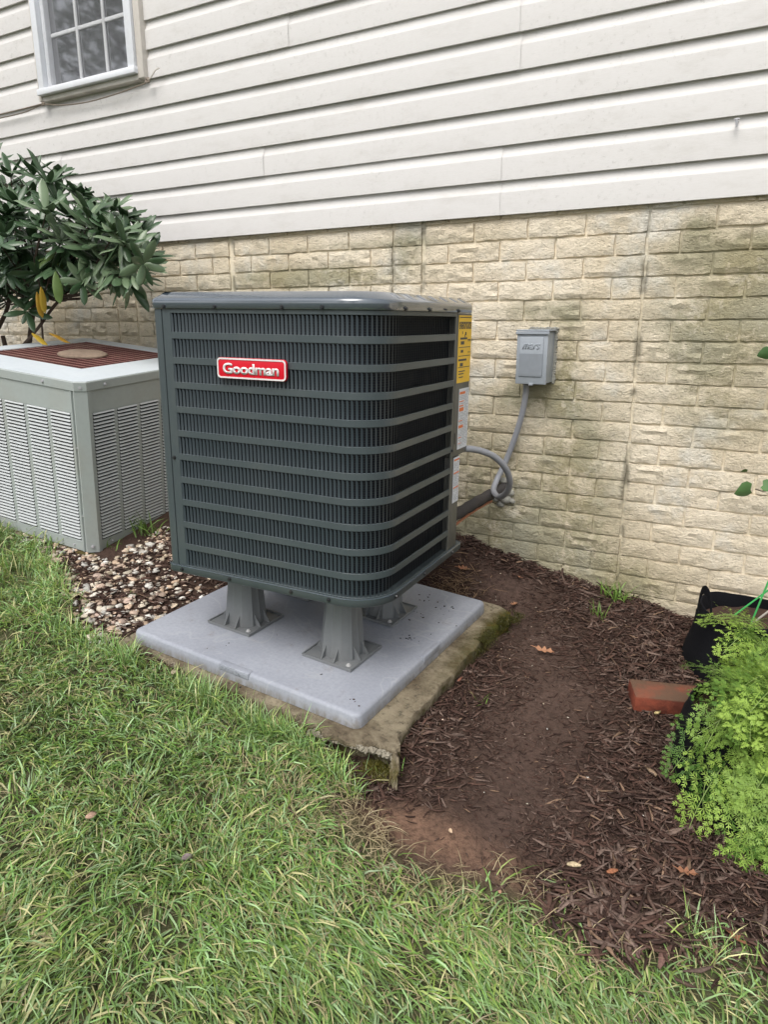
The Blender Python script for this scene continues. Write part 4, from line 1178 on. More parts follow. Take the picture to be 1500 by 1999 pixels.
x = rng.uniform(-2.35, .55, N); y = rng.uniform(-1.6, -.005, N)
wedge = (y > lawn_edge(x) + rng.normal(0, .03, N)) | ((x > -.30) & (y > lawn_edge(x) - .10) & (rng.random(N) < .25)) | (rng.random(N) < .006)
pxc = np.interp(y, [-1.35, -1.1, -.95, -.7, -.3, 0], [-.50, -.44, -.50, -.46, -.75, -.9])
onpath = np.exp(-((x - pxc) / .165) ** 2) * (y < -.12)
keep = wedge & ~on_old(x, y, -.01) & ~on_pad(x, y, -.01)
gone = (x < -1.68) & (x > -2.35) & (y < -.75)
keep &= ~(gone & (rng.random(N) < .55))
spotx = np.exp(-(((x + .62) / .14) ** 2 + ((y + 1.37) / .07) ** 2))
keep &= rng.random(N) > np.clip((.25 + .75 * vnoise(x, y, 8, 63)) * .85 * onpath + spotx * .9, 0, .97)
x, y, onp = x[keep], y[keep], onpath[keep]; n = len(x)
big = rng.random(n) < .17 * (1 - onp) * (1 + 1.2 * (x > -.35))
L = np.where(big, rng.uniform(.035, .085, n), rng.uniform(.008, .036, n)) * (1 - .35 * onp)
W2 = np.where(big, rng.uniform(.004, .011, n), rng.uniform(.0015, .0048, n)) * (1 - .4 * onp)
o = shreds('mulch', x, y, L, W2, rng.uniform(.0008, .003, n), rng.uniform(0, 6.28, n), rng.normal(0, .22, n) * (1 - .6 * onp), rng.uniform(-.8, .8, n), mcol(n), rng.uniform(.001, .014, n) * (1 - .75 * onp), M['mulch'])
tag(o, 'dark brown shredded bark mulch between slab and wall', 'mulch', kind='stuff')
# a loose spill of big strips on the grass at lower right, and single strips one can pick out
def strip(px_, py_, L, wd, yaw, th, colr, name, label, cat):
    p = hit(px_, py_); one = lambda v_: np.array([v_])
    o = shreds(name, one(0.), one(0.), one(L), one(wd), one(th), one(yaw), one(.05), one(.2), np.array([colr]), one(0.), M['mulch'], one(0.))
    o.location = (p.x, p.y, float(gz(p.x, p.y)) + .016); tag(o, label, cat); return o
strip(1298, 1880, .062, .016, 1.35, .005, (.20, .115, .095), 'bark_chip', 'broad reddish bark chip lying on the grass at lower right', 'bark chip')
strip(1240, 1862, .045, .012, 2.0, .004, (.22, .13, .12), 'bark_chip', 'pinkish bark chip at the grass edge left of the broad one', 'bark chip')
strip(1085, 1818, .050, .008, 2.3, .004, (.055, .035, .032), 'twig', 'short dark twig lying in the grass below the clay spot', 'twig')
strip(1120, 1700, .03, .012, .3, .006, (.62, .50, .32), 'bark_chip', 'pale yellowish wood chip on the mulch near the lawn edge', 'bark chip')
strip(1283, 1400, .022, .010, .9, .005, (.55, .45, .22), 'bark_chip', 'pale chip on the mulch just below the red brick', 'bark chip')
strip(1270, 1515, .040, .014, 2.5, .006, (.34, .24, .16), 'bark_chip', 'tan splinter of wood on the mulch left of the feathery leaves', 'bark chip')
strip(898, 1335, .028, .007, 1.5, .005, (.30, .13, .09), 'bark_chip', 'small reddish chip beside the right edge of the slab', 'bark chip')
strip(1195, 1712, .026, .012, .7, .004, (.36, .15, .08), 'bark_chip', 'small orange brown chip on the mulch at lower right', 'bark chip')
for i_ in range(30):
    pass
n = 260
x = rng.normal(-.17, .06, n); y = rng.normal(-1.37, .04, n)
o = shreds('bark_strips', x, y, rng.uniform(.03, .09, n), rng.uniform(.004, .011, n), rng.uniform(.002, .004, n), rng.uniform(0, 6.28, n), rng.normal(0, .2, n), rng.uniform(-.5, .5, n), mcol(n) * 1.1, rng.uniform(.01, .022, n), M['mulch'])
tag(o, 'loose long bark strips spilling from the bed on to the grass', 'bark strips', kind='stuff')

# gravel of pale river stones
def stone_variants(k=10):
    o = []; rp_ = random.Random(77)
    planes = [[(Vector((rp_.gauss(0, 1), rp_.gauss(0, 1), rp_.gauss(0, 1))).normalized(), rp_.uniform(.45, .75)) for _ in range(6)] for _ in range(4)]
    for s_ in range(k):
        bm = bmesh.new(); bmesh.ops.create_icosphere(bm, subdivisions=2, radius=1)
        for v_ in bm.verts:
            f = 1 + .55 * noise.noise(v_.co * 1.3 + Vector((s_ * 9.1, 0, 0))) + .22 * noise.noise(v_.co * 2.6 + Vector((0, s_ * 5, 0)))
            v_.co *= f
            for pn, pd in planes[s_ % 4]:
                q = v_.co.dot(pn) - pd
                if q > 0: v_.co -= pn * q * .9
        V = np.array([v_.co[:] for v_ in bm.verts]); Ff = np.array([[q.index for q in f.verts] for f in bm.faces]); bm.free(); o.append((V, Ff))
    return o
SV = stone_variants()
def stones(name, x, y, size, z, mat, colr, smooth=True):
    Vs = []; Fs = []; Cs = []; base = 0
    for i in range(len(x)):
        V, Ff = SV[rng.integers(0, len(SV))]; a = rng.uniform(0, 6.28); ca, sa = math.cos(a), math.sin(a)
        sc = np.array([1, rng.uniform(.6, .95), rng.uniform(.28, .5)]) * size[i]
        P = V * sc; t = rng.normal(0, .25); P = np.stack([P[:, 0], P[:, 1] * math.cos(t) - P[:, 2] * math.sin(t), P[:, 1] * math.sin(t) + P[:, 2] * math.cos(t)], 1)
        P = np.stack([P[:, 0] * ca - P[:, 1] * sa, P[:, 0] * sa + P[:, 1] * ca, P[:, 2]], 1) + np.array([x[i], y[i], z[i]])
        Vs.append(P); Fs.append(Ff + base); base += len(P); Cs.append(np.tile(colr[i], (len(P), 1)))
    return np_mesh(name, np.concatenate(Vs), [np.concatenate(Fs)], mat, np.concatenate(Cs), smooth=smooth)
def scol(n):
    pal = np.array([[.72, .60, .44], [.80, .71, .56], [.62, .46, .33], [.85, .82, .75], [.58, .44, .36], [.76, .58, .45], [.80, .74, .64]])
    return pal[rng.integers(0, 7, n)] * rng.uniform(.45, .98, n)[:, None]
N = 4800
x = rng.uniform(-2.75, -1.30, N); y = rng.uniform(-1.27, -.30, N)
keep = (y > lawn_edge(x) - .02 + rng.normal(0, .02, N)) & ~on_old(x, y, -.05) & ~on_pad(x, y, .004)
dens = np.clip(1.15 - 1.1 * sstep(-.98, -.65, y) * (x > -1.95), .12, 1) * np.clip(.35 + 1.3 * vnoise(x, y, 6, 41), 0, 1) * np.where(x > -1.58, .4, 1)
keep &= rng.random(N) < dens
x, y = x[keep], y[keep]; n = len(x); sz = rng.gamma(4, .0027, n).clip(.004, .024)
o = stones('gravel', x, y, sz, gz(x, y) + sz * .12 + .004, M['stone'], scol(n)); tag(o, 'pale tumbled river stones between the two condensers', 'gravel', kind='stuff')
n = 110
x = rng.uniform(-1.2, .1, n); y = rng.uniform(-1.3, -.05, n); k_ = ~on_pad(x, y, .01); x, y = x[k_], y[k_]; n = len(x); sz = rng.uniform(.0018, .0045, n)
o = stones('grit', x, y, sz, gz(x, y) + .006, M['stone'], scol(n)); tag(o, 'tiny pale grit specks scattered through the dark mulch', 'grit', kind='stuff')
def single_stone(px_, py_, size, colr, label):
    p = hit(px_, py_)
    o = stones('stone', np.array([0.]), np.array([0.]), np.array([size]), np.array([0.]), M['stone'], np.array([colr])); o.location = (p.x, p.y, float(gz(p.x, p.y)) + (.034 if py_ < 1700 and px_ < 500 else .016))
    tag(o, label, 'stone', 'loose stones lying in the lawn')
single_stone(180, 1617, .015, (.46, .30, .22), 'pinkish tan stone lying in the lawn at left')
single_stone(368, 1697, .014, (.24, .19, .19), 'grey purple stone in the lawn right of the pinkish one')
single_stone(880, 1632, .008, (.62, .45, .30), 'small tan pebble on the reddish clay spot')
single_stone(975, 1752, .007, (.42, .24, .16), 'tiny brown pebble in the grass below the clay spot')

# ------------------------------------------------------------------ leaves on the ground
def leaf_mesh(name, outline, mat, cup=.15, fold=.0):
    bm = bmesh.new(); c0 = bm.verts.new((0, 0, 0)); vs = []
    for (x, y) in outline: vs.append(bm.verts.new((x, y, cup * (x * x + y * y) ** .5 * (.6 + .6 * noise.noise(Vector((x * 40, y * 40, 0)))) + fold * abs(y))))
    for a, c2 in zip(vs, vs[1:] + vs[:1]): bm.faces.new((c0, a, c2))
    me = bpy.data.meshes.new(name); bm.to_mesh(me); bm.free(); me.shade_smooth(); me.materials.append(mat); return me
oak = []
def side_(sg):
    o = []
    for t in np.linspace(.0, 1, 22):
        w_ = .017 * math.sin(math.pi * min(1, t * .92 + .06)) ** .8 * (.52 + .48 * math.cos(2 * math.pi * (3.2 * t + .45)) ) + .0015
        o.append((-.035 + .075 * t, sg * w_ * (1 + .3 * noise.noise(Vector((t * 6, sg * 3, 0))))))
    return o
oak = [(-.055, .0006)] + side_(1) + side_(-1)[::-1] + [(-.055, -.0006)]
def put_leaf(px_, py_, sc, rz, tilt, label, outline=oak, mat='oak', name='oak_leaf', h=.02):
    p = hit(px_, py_, h); me = leaf_mesh('leaf_blade', [(a * sc, b_ * sc) for a, b_ in outline], M[mat], .35, .25)
    o = link(bpy.data.objects.new(name, me)); o.location = (p.x, p.y, p.z); o.rotation_euler = (tilt, .2, rz); tag(o, label, 'leaf'); return o
put_leaf(1062, 1270, .85, .4, .3, 'crisp orange brown oak leaf on the bare path beside the slab')
put_leaf(1003, 1180, .6, 1.4, .1, 'small pale brown leaf on the mulch behind the pad corner')
put_leaf(1015, 1128, .6, 2.3, .3, 'rusty red leaf on the mulch near the wall')
put_leaf(905, 1110, .9, 1.0, .4, 'long pinkish brown leaf behind the pad')
put_leaf(1340, 1702, .6, .3, .2, 'ragged tan leaf on the mulch under the feathery plant')
put_leaf(1437, 1832, .7, 2.4, .2, 'orange brown leaf scrap on the mulch at the lower right corner')
n = 260
x = rng.normal(-.98, .10, n); y = rng.normal(-.33, .07, n)
x0 = hit(880, 1148)
x = rng.normal(x0.x, .06, n); y = rng.normal(x0.y, .035, n); k_ = ~on_pad(x, y, .0); x, y = x[k_], y[k_]; n = len(x)
o = shreds('dry_grass_clump', x, y, rng.uniform(.02, .07, n), rng.uniform(.001, .003, n), np.full(n, .0006), rng.uniform(0, 6.28, n), rng.normal(0, .3, n), rng.uniform(-.5, .5, n), np.array([.38, .25, .15]) * rng.uniform(.5, 1.2, n)[:, None], rng.uniform(.005, .03, n), M['litter'])
tag(o, 'tan clump of dry grass and leaf scraps behind the pad', 'dry grass', kind='stuff')

# ------------------------------------------------------------------ weeds
def weed(name, px_, py_, n, L0, label, spread=.02, lean0=.5, wd=.004, tint=1.0, at=None):
    p = hit(px_, py_) if at is None else at
    xx = rng.normal(0, spread, n); yy = rng.normal(0, spread * .6, n)
    c = np.array([.15, .26, .05]) * tint * rng.uniform(.7, 1.4, n)[:, None]
    o = grass(name, xx, yy, rng.uniform(.5, 1.1, n) * L0, rng.uniform(.6, 1.2, n) * wd, rng.uniform(0, 6.28, n), np.clip(rng.normal(lean0, .35, n), .05, 1.5), c, np.zeros(n))
    o.location = (p.x, p.y, float(gz(p.x, p.y))); tag(o, label, 'weed'); return o
weed('weed', 1200, 1172, 46, .10, 'bright green weed growing against the foundation wall', .022, .6, .005, 1.15)
weed('weed', 1172, 1210, 18, .09, 'pale thin weed leaning forward in front of the wall weed', .012, .35, .004, 1.0)
weed('weed', 985, 1235, 10, .06, 'small grass sprig at the mossy slab corner', .01, .9, .004, 1.1)
weed('weed', 940, 1372, 6, .05, 'thin sprout on the mulch right of the slab', .01, .9, .003, 1.0)
weed('weed', 285, 1042, 40, .13, 'leafy weed clump against the right side of the old condenser', .035, .75, .006, .8)
weed('weed', 214, 1070, 14, .08, 'low weed at the old condenser corner', .03, .9, .004, .9)
weed('weed', 262, 1162, 14, .03, 'tiny clover-like weed among the river stones', .015, 1.1, .006, .9)
# moss cushion by the broken slab corner
p = hit(735, 1500); n = 2600
x = rng.normal(0, .032, n); y = rng.normal(0, .020, n)
o = grass('moss', x, y, rng.uniform(.006, .016, n), rng.uniform(.001, .002, n), rng.uniform(0, 6.28, n), rng.uniform(.2, 1.2, n), np.array([.13, .12, .02]) * rng.uniform(.5, 1.5, n)[:, None], np.zeros(n) + .012 * np.exp(-(x ** 2 + y ** 2) / .0012))
o.location = (p.x, p.y, float(gz(p.x, p.y))); tag(o, 'olive moss cushion below the broken slab corner', 'moss', kind='stuff')
n = 4200; t = rng.random(n); lx = .086 + rng.normal(0, .012, n) + .02 * (t > .8); ly = .56 + t * .36; 
lp = np.stack([lx, ly, -.046 - rng.random(n) * .02 * (lx > .09)], 1) @ np.array(FP).T + np.array(OP)
kk = vnoise(lp[:, 0], lp[:, 1], 22, 51) > .42 - .35 * (t > .6); lp = lp[kk]; n = len(lp)
o = grass('moss', lp[:, 0], lp[:, 1], rng.uniform(.002, .0055, n), rng.uniform(.0012, .0024, n), rng.uniform(0, 6.28, n), rng.uniform(.2, 1.3, n), np.array([.075, .072, .014]) * rng.uniform(.5, 1.5, n)[:, None], lp[:, 2] + .003)
tag(o, 'dark olive moss creeping over the right edge of the slab', 'moss', kind='stuff')

# ------------------------------------------------------------------ red brick
A = Vector((-.300, -.578, .0)); Dp = Vector((-.253, -.652, 0)); Bp = Vector((-.12, -.505, 0))
ax = (Bp - A).normalized(); yaw = math.atan2(ax.y, ax.x)
bl_ = .215; bwid = .090; bht = .052
cen = A + ax * (bl_ / 2) + Vector((ax.y, -ax.x, 0)) * (bwid / 2)
b = MB(); b.box((-bl_ / 2, -bwid / 2, -bht / 2), (bl_ / 2, bwid / 2, bht / 2), .004, 2)
o = b.build('red_brick', M['red_brick']); 
for v_ in o.data.vertices: v_.co += Vector((noise.noise(v_.co * 30), noise.noise(v_.co * 30 + Vector((5, 0, 0))), noise.noise(v_.co * 30 + Vector((0, 7, 0))))) * .002
o.location = (cen.x, cen.y, float(gz(cen.x, cen.y)) + bht / 2 + .008); o.rotation_euler = (.10, .06, yaw + .02)
tag(o, 'weathered red clay brick lying on the mulch against the black grow bag', 'brick')

# ------------------------------------------------------------------ grow bags
def bag(cx, cy, r0, r1, h, label, seed, handle=None, squash=1.0, lean=(0, 0)):
    z0 = float(gz(cx, cy)) - .02; t = empty('grow_bag', (cx, cy, z0)); n = 40; rings = []; inner = []
    def P(a, f, rr):
        w_ = noise.noise(Vector((math.cos(a) * 1.5, math.sin(a) * 1.5, f * 2 + seed))) * .016 + noise.noise(Vector((math.cos(a) * 4, math.sin(a) * 4, f * 5 + seed))) * .004
        R_ = rr + w_
        return (R_ * math.cos(a) + lean[0] * f, R_ * math.sin(a) * squash + lean[1] * f, h * f + (.010 * math.sin(2 * a + seed) if f > .9 else 0))
    A_ = [2 * math.pi * k / n for k in range(n)]
    for f in (0, .04, .2, .4, .6, .8, .94, 1.0):
        rr = r0 + (r1 - r0) * f + (.008 * math.sin(f * 3.1)); rings.append([P(a, f, rr) for a in A_])
    for f, d_ in ((1.0, .004), (.85, .006), (.72, .007)): rings.append([P(a, f, r0 + (r1 - r0) * f - d_) for a in A_])
    b = MB(); b.loft(rings, True, False); b.build('fabric_wall', M['fabric'], t, 60)
    b = MB(); rg = [[(x * k, y * k, h * .80 + noise.noise(Vector((x * k * 30, y * k * 30, seed))) * .008) for x, y, z in [P(a, .8, r1 - .004) for a in A_]] for k in (1, .75, .5, .25, .02)]
    b.loft(rg, True, False); b.build('soil', M['soil'], t, 60)
    if handle is not None:
        for a0 in handle:
            b = MB(); pr = []
            for s_ in np.linspace(-1, 1, 15):
                a = a0 + s_ * .28; R_ = r1 + .010; q = .075 * (1 - abs(s_) ** 2.5)
                pr.append((R_ * math.cos(a) + lean[0], R_ * math.sin(a) * squash + lean[1], h + q - .004 - .03 * abs(s_) ** 6))
            rr = []
            for q in pr:
                nrm = Vector((q[0], q[1], 0)).normalized()
                rr.append([(q[0] + nrm.x * d1, q[1] + nrm.y * d1, q[2] + d2) for d1, d2 in ((-.0015, -.014), (.0015, -.014), (.0015, .014), (-.0015, .014))])
            b.loft(rr, True, True); b.build('handle', M['fabric'], t, 60)
            for s_ in (-1, 1):
                a = a0 + s_ * .28; b = MB(); c3 = Vector(((r1 + .010) * math.cos(a) + lean[0] * .8, (r1 + .010) * math.sin(a) * squash + lean[1] * .8, h * .72)); b.box((-.003, -.016, -.05), (.003, .016, .05), .002, 1)
                o_ = b.build('handle_patch', M['fabric'], t); o_.location = c3; o_.rotation_euler = (0, -.08, a)
    tag(t, label, 'grow bag', 'black fabric grow bags by the wall'); return t
bag1 = bag(-.005, -.235, .180, .150, .225, 'black fabric grow bag with a looped handle, standing next to the foundation wall', 2, handle=[math.radians(215), math.radians(35)])
bag2 = bag(.055, -.785, .200, .178, .24, 'black fabric grow bag nearer the camera, overgrown by feathery leaves', 6, handle=[math.radians(90)])

# ------------------------------------------------------------------ feathery plant
def frond_mesh(seed, L=.24):
    r = random.Random(seed); V = []; F3 = []
    def quad(p, d, s, l, w):
        i = len(V); V.extend([p, p + d * l * .55 + s * w, p + d * l, p + d * l * .55 - s * w]); F3.append((i, i + 1, i + 2, i + 3))
    def tuft(p, d, up, l):
        """one deeply cut leaflet: a fan of narrow lobes"""
        s = d.cross(up).normalized()
        quad(p, d, s, l * 1.15, .0012)
        for f, k in ((.12, .62), (.5, .48)):
            for sg in (-1, 1):
                e = (d * .75 + s * sg * r.uniform(.55, .8) + up * r.uniform(-.25, .25)).normalized()
                q = p + d * l * f; l2 = l * k * r.uniform(.8, 1.2); quad(q, e, e.cross(up).normalized(), l2, .0012)
                if l2 > .010:
                    e2 = (e + d * .6).normalized(); quad(q + e * l2 * .45, e2, e2.cross(up).normalized(), l2 * .5, .0008)
    pos = Vector((0, 0, 0)); d = Vector((1, 0, .65)).normalized(); n = 20; spine = [pos.copy()]; dirs = [d.copy()]
    bend = r.uniform(.09, .13); side = r.uniform(-.04, .04)
    for i in range(n):
        d = (d + Vector((0, side, -bend * .9))).normalized(); pos = pos + d * (L / n); spine.append(pos.copy()); dirs.append(d.copy())
    for i in (7, 9, 11, 13, 15, 16, 17, 18, 19, 20):
        t = (i - 7) / 13; plen = min(L, .24) * (.34 * (1 - t) ** .8 + .05)
        for sg in (-1, 1):
            if r.random() < .07: continue
            d0 = dirs[i]; sv = d0.cross(Vector((0, 0, 1))).normalized() * sg; up = sv.cross(d0).normalized() * sg
            pd = (sv * .75 + d0 * .70 + up * r.uniform(-.3, .35)).normalized(); q = spine[i].copy()
            quad(q, pd, pd.cross(up).normalized(), plen, .0004)
            m_ = max(1, int(round(plen / .021)))
            for j in range(m_):
                f = (j + .6) / m_; qq = q + pd * plen * f - up * .0015 * j; l2 = (.021 - .010 * f) * min(1, .5 + plen / .05) * r.uniform(.8, 1.15)
                for s2 in (-1, 1):
                    sd = (pd.cross(up).normalized() * s2 * .8 + pd * .6 + up * r.uniform(-.3, .3)).normalized(); tuft(qq, sd, up, l2)
            tuft(q + pd * plen, pd, up, .012)
    me = bpy.data.meshes.new('frond'); me.from_pydata([tuple(v_) for v_ in V], [], F3); me.materials.append(M['carrot'])
    b = MB(); b.tube(spine, [.0020 - .0015 * i / n for i in range(n + 1)], 5); ms = bpy.data.meshes.new('stalk'); b.bm.to_mesh(ms); b.bm.free(); ms.materials.append(M['carrot_stem'])
    return me, ms
FR = [frond_mesh(50 + i, .21 + .035 * (i % 4)) for i in range(8)]
def feathery(cx, cy, z, spots, label, group):
    t = empty('carrot_plant', (cx, cy, z)); r = random.Random(int(abs(cx) * 1000) + 3)
    for (az, el, sc, ox, oy, oz) in spots:
        me, ms = FR[r.randrange(len(FR))]
        o = bpy.data.objects.new('frond', me); COL.objects.link(o); o.parent = t; o.location = (ox, oy, oz); o.rotation_euler = (r.uniform(-.4, .4), -el, az); o.scale = (sc, sc, sc)
        o2 = bpy.data.objects.new('stalk', ms); COL.objects.link(o2); o2.parent = o
    tag(t, label, 'plant', group)
def feather(cx, cy, cz, tips, label, group):
    """each frond springs from the crown and arches to its own tip"""
    t = empty('carrot_plant', (cx, cy, cz)); r = random.Random(int(abs(cx) * 1000) + 3); T0 = Vector((cx, cy, cz))
    for tip, spread in tips:
        ln_ = (tip - T0).length; k = min(range(len(FR)), key=lambda q: abs(FEND[q].length - ln_) + r.random() * .04); me, ms = FR[k]; e = FEND[k]
        b0 = Vector((r.uniform(-spread, spread), r.uniform(-spread, spread), r.uniform(-.01, .03)))
        d = tip - T0 - b0; az = math.atan2(d.y, d.x); hd = math.hypot(d.x, d.y)
        el = math.atan2(d.z, hd) - math.atan2(e.z, e.x); sc = d.length / e.length
        sc = min(sc, 1.35)
        o = bpy.data.objects.new('frond', me); COL.objects.link(o); o.parent = t; o.location = b0
        o.rotation_mode = 'XYZ'; o.matrix_local = Matrix.Translation(b0) @ Matrix.Rotation(az, 4, 'Z') @ Matrix.Rotation(-el, 4, 'Y') @ Matrix.Rotation(r.uniform(-.5, .5), 4, 'X') @ Matrix.Scale(sc, 4)
        o2 = bpy.data.objects.new('stalk', ms); COL.objects.link(o2); o2.parent = o
    tag(t, label, 'plant', group)
FEND = []
for me, ms in FR:
    far_v = max(ms.vertices, key=lambda v_: v_.co.length); FEND.append(Vector((far_v.co.x, 0, far_v.co.z)))
r = random.Random(12)
def tip(px_, py_, yy): return at_y(px_, py_, yy)
z2 = float(gz(.055, -.775)) + .215
tp = [tip(a, b_, c_) for a, b_, c_ in ((1312, 1508, -.95), (1350, 1352, -.70), (1372, 1338, -.68), (1400, 1325, -.66), (1335, 1612, -1.02), (1350, 1570, -.98), (1390, 1650, -1.05), (1415, 1722, -1.08), (1440, 1690, -1.06), (1470, 1655, -1.04),
      (1500, 1715, -1.08), (1375, 1545, -1.0), (1430, 1560, -1.0), (1460, 1520, -1.0), (1420, 1300, -.62), (1450, 1290, -.6), (1480, 1300, -.6), (1500, 1330, -.62))]
for i in range(40):
    tp.append(tip(r.uniform(1400, 1640), r.uniform(1290, 1540), r.uniform(-1.0, -.6)))
for i in range(34): tp.append(tip(r.uniform(1385, 1600), r.uniform(1370, 1540), r.uniform(-1.02, -.86)))
for a, b_ in ((1402, 1400), (1418, 1440), (1432, 1382), (1452, 1420), (1472, 1460), (1398, 1462), (1440, 1470), (1485, 1400), (1490, 1440), (1420, 1410), (1460, 1385), (1412, 1475), (1465, 1440), (1500, 1470)): tp.append(tip(a, b_, r.uniform(-1.06, -.98)))
for i in range(14): tp.append(tip(r.uniform(1420, 1620), r.uniform(1250, 1340), r.uniform(-.85, -.6)))
for i in range(12): tp.append(tip(r.uniform(1450, 1640), r.uniform(1560, 1700), r.uniform(-1.08, -1.0)))
feather(.085, -.80, z2, [(q, .08) for q in tp], 'bright green feathery carrot tops spilling over the nearer grow bag', 'carrot plants in the grow bags')
z1_ = float(gz(-.02, -.215)) + .14
tp = [tip(a, b_, c_) for a, b_, c_ in ((1366, 1212, -.40), (1425, 1310, -.46), (1402, 1226, -.38), (1450, 1235, -.4), (1475, 1270, -.42), (1440, 1265, -.42), (1470, 1300, -.46), (1490, 1250, -.4), (1500, 1290, -.45), (1430, 1240, -.36), (1540, 1300, -.45), (1455, 1345, -.5), (1480, 1350, -.5))]
feather(.035, -.27, z1_, [(q, .035) for q in tp], 'feathery green tops hanging over the front of the far grow bag', 'carrot plants in the grow bags')
# stakes
def stake(name, p0, p1, r_, mat, label, cat='stake'):
    c3 = Vector(p0); b = MB(); b.tube([Vector((0, 0, 0)), Vector(p1) - c3], r_, 7); o = b.build(name, M[mat]); o.location = c3; tag(o, label, cat)
stake('stake', at_y(1415, 1215, -.20), at_y(1530, 1130, -.16), .0028, 'stake', 'green plastic stake leaning across the far grow bag')
stake('stake', at_y(1455, 1245, -.24), at_y(1508, 1118, -.22), .0030, 'stake', 'steeper green plastic stake standing in the far grow bag')
stake('stick', at_y(1462, 1222, -.22), at_y(1530, 1172, -.20), .0035, 'pale_stick', 'pale wooden stick beside the green stakes')

# ivy leaves reaching in from the right
iv = empty('climbing_plant', at_y(1530, 960, -.06)); io = Vector(iv.location)
heart = [(-.004, 0), (-.012, .016), (0, .026), (.014, .024), (.030, .012), (.040, 0), (.030, -.012), (.014, -.024), (0, -.026), (-.012, -.016)]
for px_, py_, sc, rz, ry, mt in ((1463, 958, 1.15, 3.6, 1.2, 'ivy'), (1492, 948, .8, .2, 1.0, 'ivy'), (1458, 921, .45, 3.2, .6, 'rhodo_under'), (1500, 690, .8, 3.0, 1.3, 'ivy'), (1530, 930, 1.0, 1.0, 1.0, 'ivy'), (1545, 720, 1.0, 2.0, 1.0, 'ivy')):
    me = leaf_mesh('leaf', [(a * sc, b_ * sc) for a, b_ in heart], M[mt], .2, .3); o = link(bpy.data.objects.new('leaf', me), iv); o.location = at_y(px_, py_, -.10) - io; o.rotation_euler = (ry, .3, rz)
b = MB(); b.tube(spline([at_y(1475, 955, -.10) - io, at_y(1500, 958, -.09) - io, at_y(1560, 940, -.06) - io, at_y(1570, 800, -.05) - io, at_y(1540, 700, -.07) - io, at_y(1504, 688, -.10) - io], 5), .0018, 5); b.build('stem', M['bark'], iv)
b = MB(); b.tube(spline([at_y(1570, 800, -.05) - io, at_y(1590, 1000, -.05) - io, Vector((.19, -.08, float(gz(.14, -.1)))) - io], 5), .003, 5); b.build('stem', M['bark'], iv)
tag(iv, 'thin vine with a torn heart-shaped leaf reaching in at the right', 'vine')

# ------------------------------------------------------------------ rhododendron
shrub = empty('rhododendron_shrub', (-3.45, -.45, float(gz(-3.45, -.45)))); S0 = Vector(shrub.location)
def rleaf(seed, L=.115, W2=.0195):
    r = random.Random(seed); bm = bmesh.new(); n = 7; rows = []
    for i in range(n + 1):
        t = i / n; w_ = W2 * (math.sin(math.pi * min(1, t ** 1.15 * .95 + .02)) ** .62) * (1 if t < .97 else .45)
        if t < .12: w_ = .0018
        z = -.018 * t * t * (1 + .5 * r.random()); x = L * t
        rows.append([bm.verts.new((x, -w_, z - w_ * .35)), bm.verts.new((x, -w_ * .5, z - .000)), bm.verts.new((x, 0, z - .0025 if t > .12 else z)), bm.verts.new((x, w_ * .5, z)), bm.verts.new((x, w_, z - w_ * .35))])
    for a, c2 in zip(rows[:-1], rows[1:]):
        for j in range(4): bm.faces.new((a[j], a[j + 1], c2[j + 1], c2[j]))
    me = bpy.data.meshes.new('leaf'); bm.to_mesh(me); bm.free(); me.shade_smooth(); return me
RL = []
for i in range(4):
    me = rleaf(i, .108 + .012 * i); me.materials.append(M['rhodo']); RL.append(me)
RLG = rleaf(9, .12); RLG.materials.append(M['rhodo_under']); RLY = rleaf(10, .10, .016); RLY.materials.append(M['yellow_leaf'])
leaves = []   # (matrix, mesh)
r = random.Random(21)
def whorl(c, up, n=9, droop=.0, sc=1.0, kind=None):
    up = Vector(up).normalized(); a0 = r.random() * 6.28; t1 = up.orthogonal().normalized(); t2 = up.cross(t1)
    for k in range(n):
        a = a0 + 2.4 * k; el = r.uniform(.25, 1.05) - droop + (.3 if k < 3 else 0)
        d = ((t1 * math.cos(a) + t2 * math.sin(a)) * math.cos(el) + up * math.sin(el)).normalized()
        s = d.cross(up); s = s.normalized() if s.length > .01 else t1; nn = s.cross(d).normalized()
        if nn.dot(up) < 0: nn = -nn; s = -s
        R3 = Matrix((d, nn.cross(d), nn)).transposed()
        q = sc * r.uniform(.6, 1.02); m4 = Matrix.Translation(Vector(c) + up * r.uniform(-.012, .012)) @ R3.to_4x4() @ Matrix.Scale(q, 4)
        leaves.append((m4, kind or RL[r.randrange(4)]))
spots = [(66, 343, -.45), (112, 345, -.40), (95, 362, -.5), (21, 343, -.5), (154, 385, -.45), (182, 408, -.35), (80, 450, -.6), (217, 412, -.45), (245, 428, -.4), (272, 462, -.35), (288, 500, -.35), (262, 492, -.5),
         (196, 452, -.6), (14, 420, -.6), (35, 403, -.6), (133, 420, -.55), (224, 458, -.6), (60, 385, -.4), (5, 370, -.5), (110, 395, -.5), (165, 440, -.5), (245, 480, -.6), (178, 420, -.6), (40, 440, -.5), (200, 490, -.45), (120, 470, -.6), (280, 520, -.5), (150, 465, -.45), (90, 415, -.65), (60, 470, -.55), (10, 460, -.65), (232, 510, -.4)]
tips = []
for px_, py_, yy in spots:
    c = at_y(px_, py_, yy); tips.append(c); c3 = Vector((-3.45, -.5, 1.1)); u3 = ((c - c3).normalized() * .6 + Vector((0, -.15, 1))); whorl(c, u3, r.randint(9, 12), .05, 1.0)
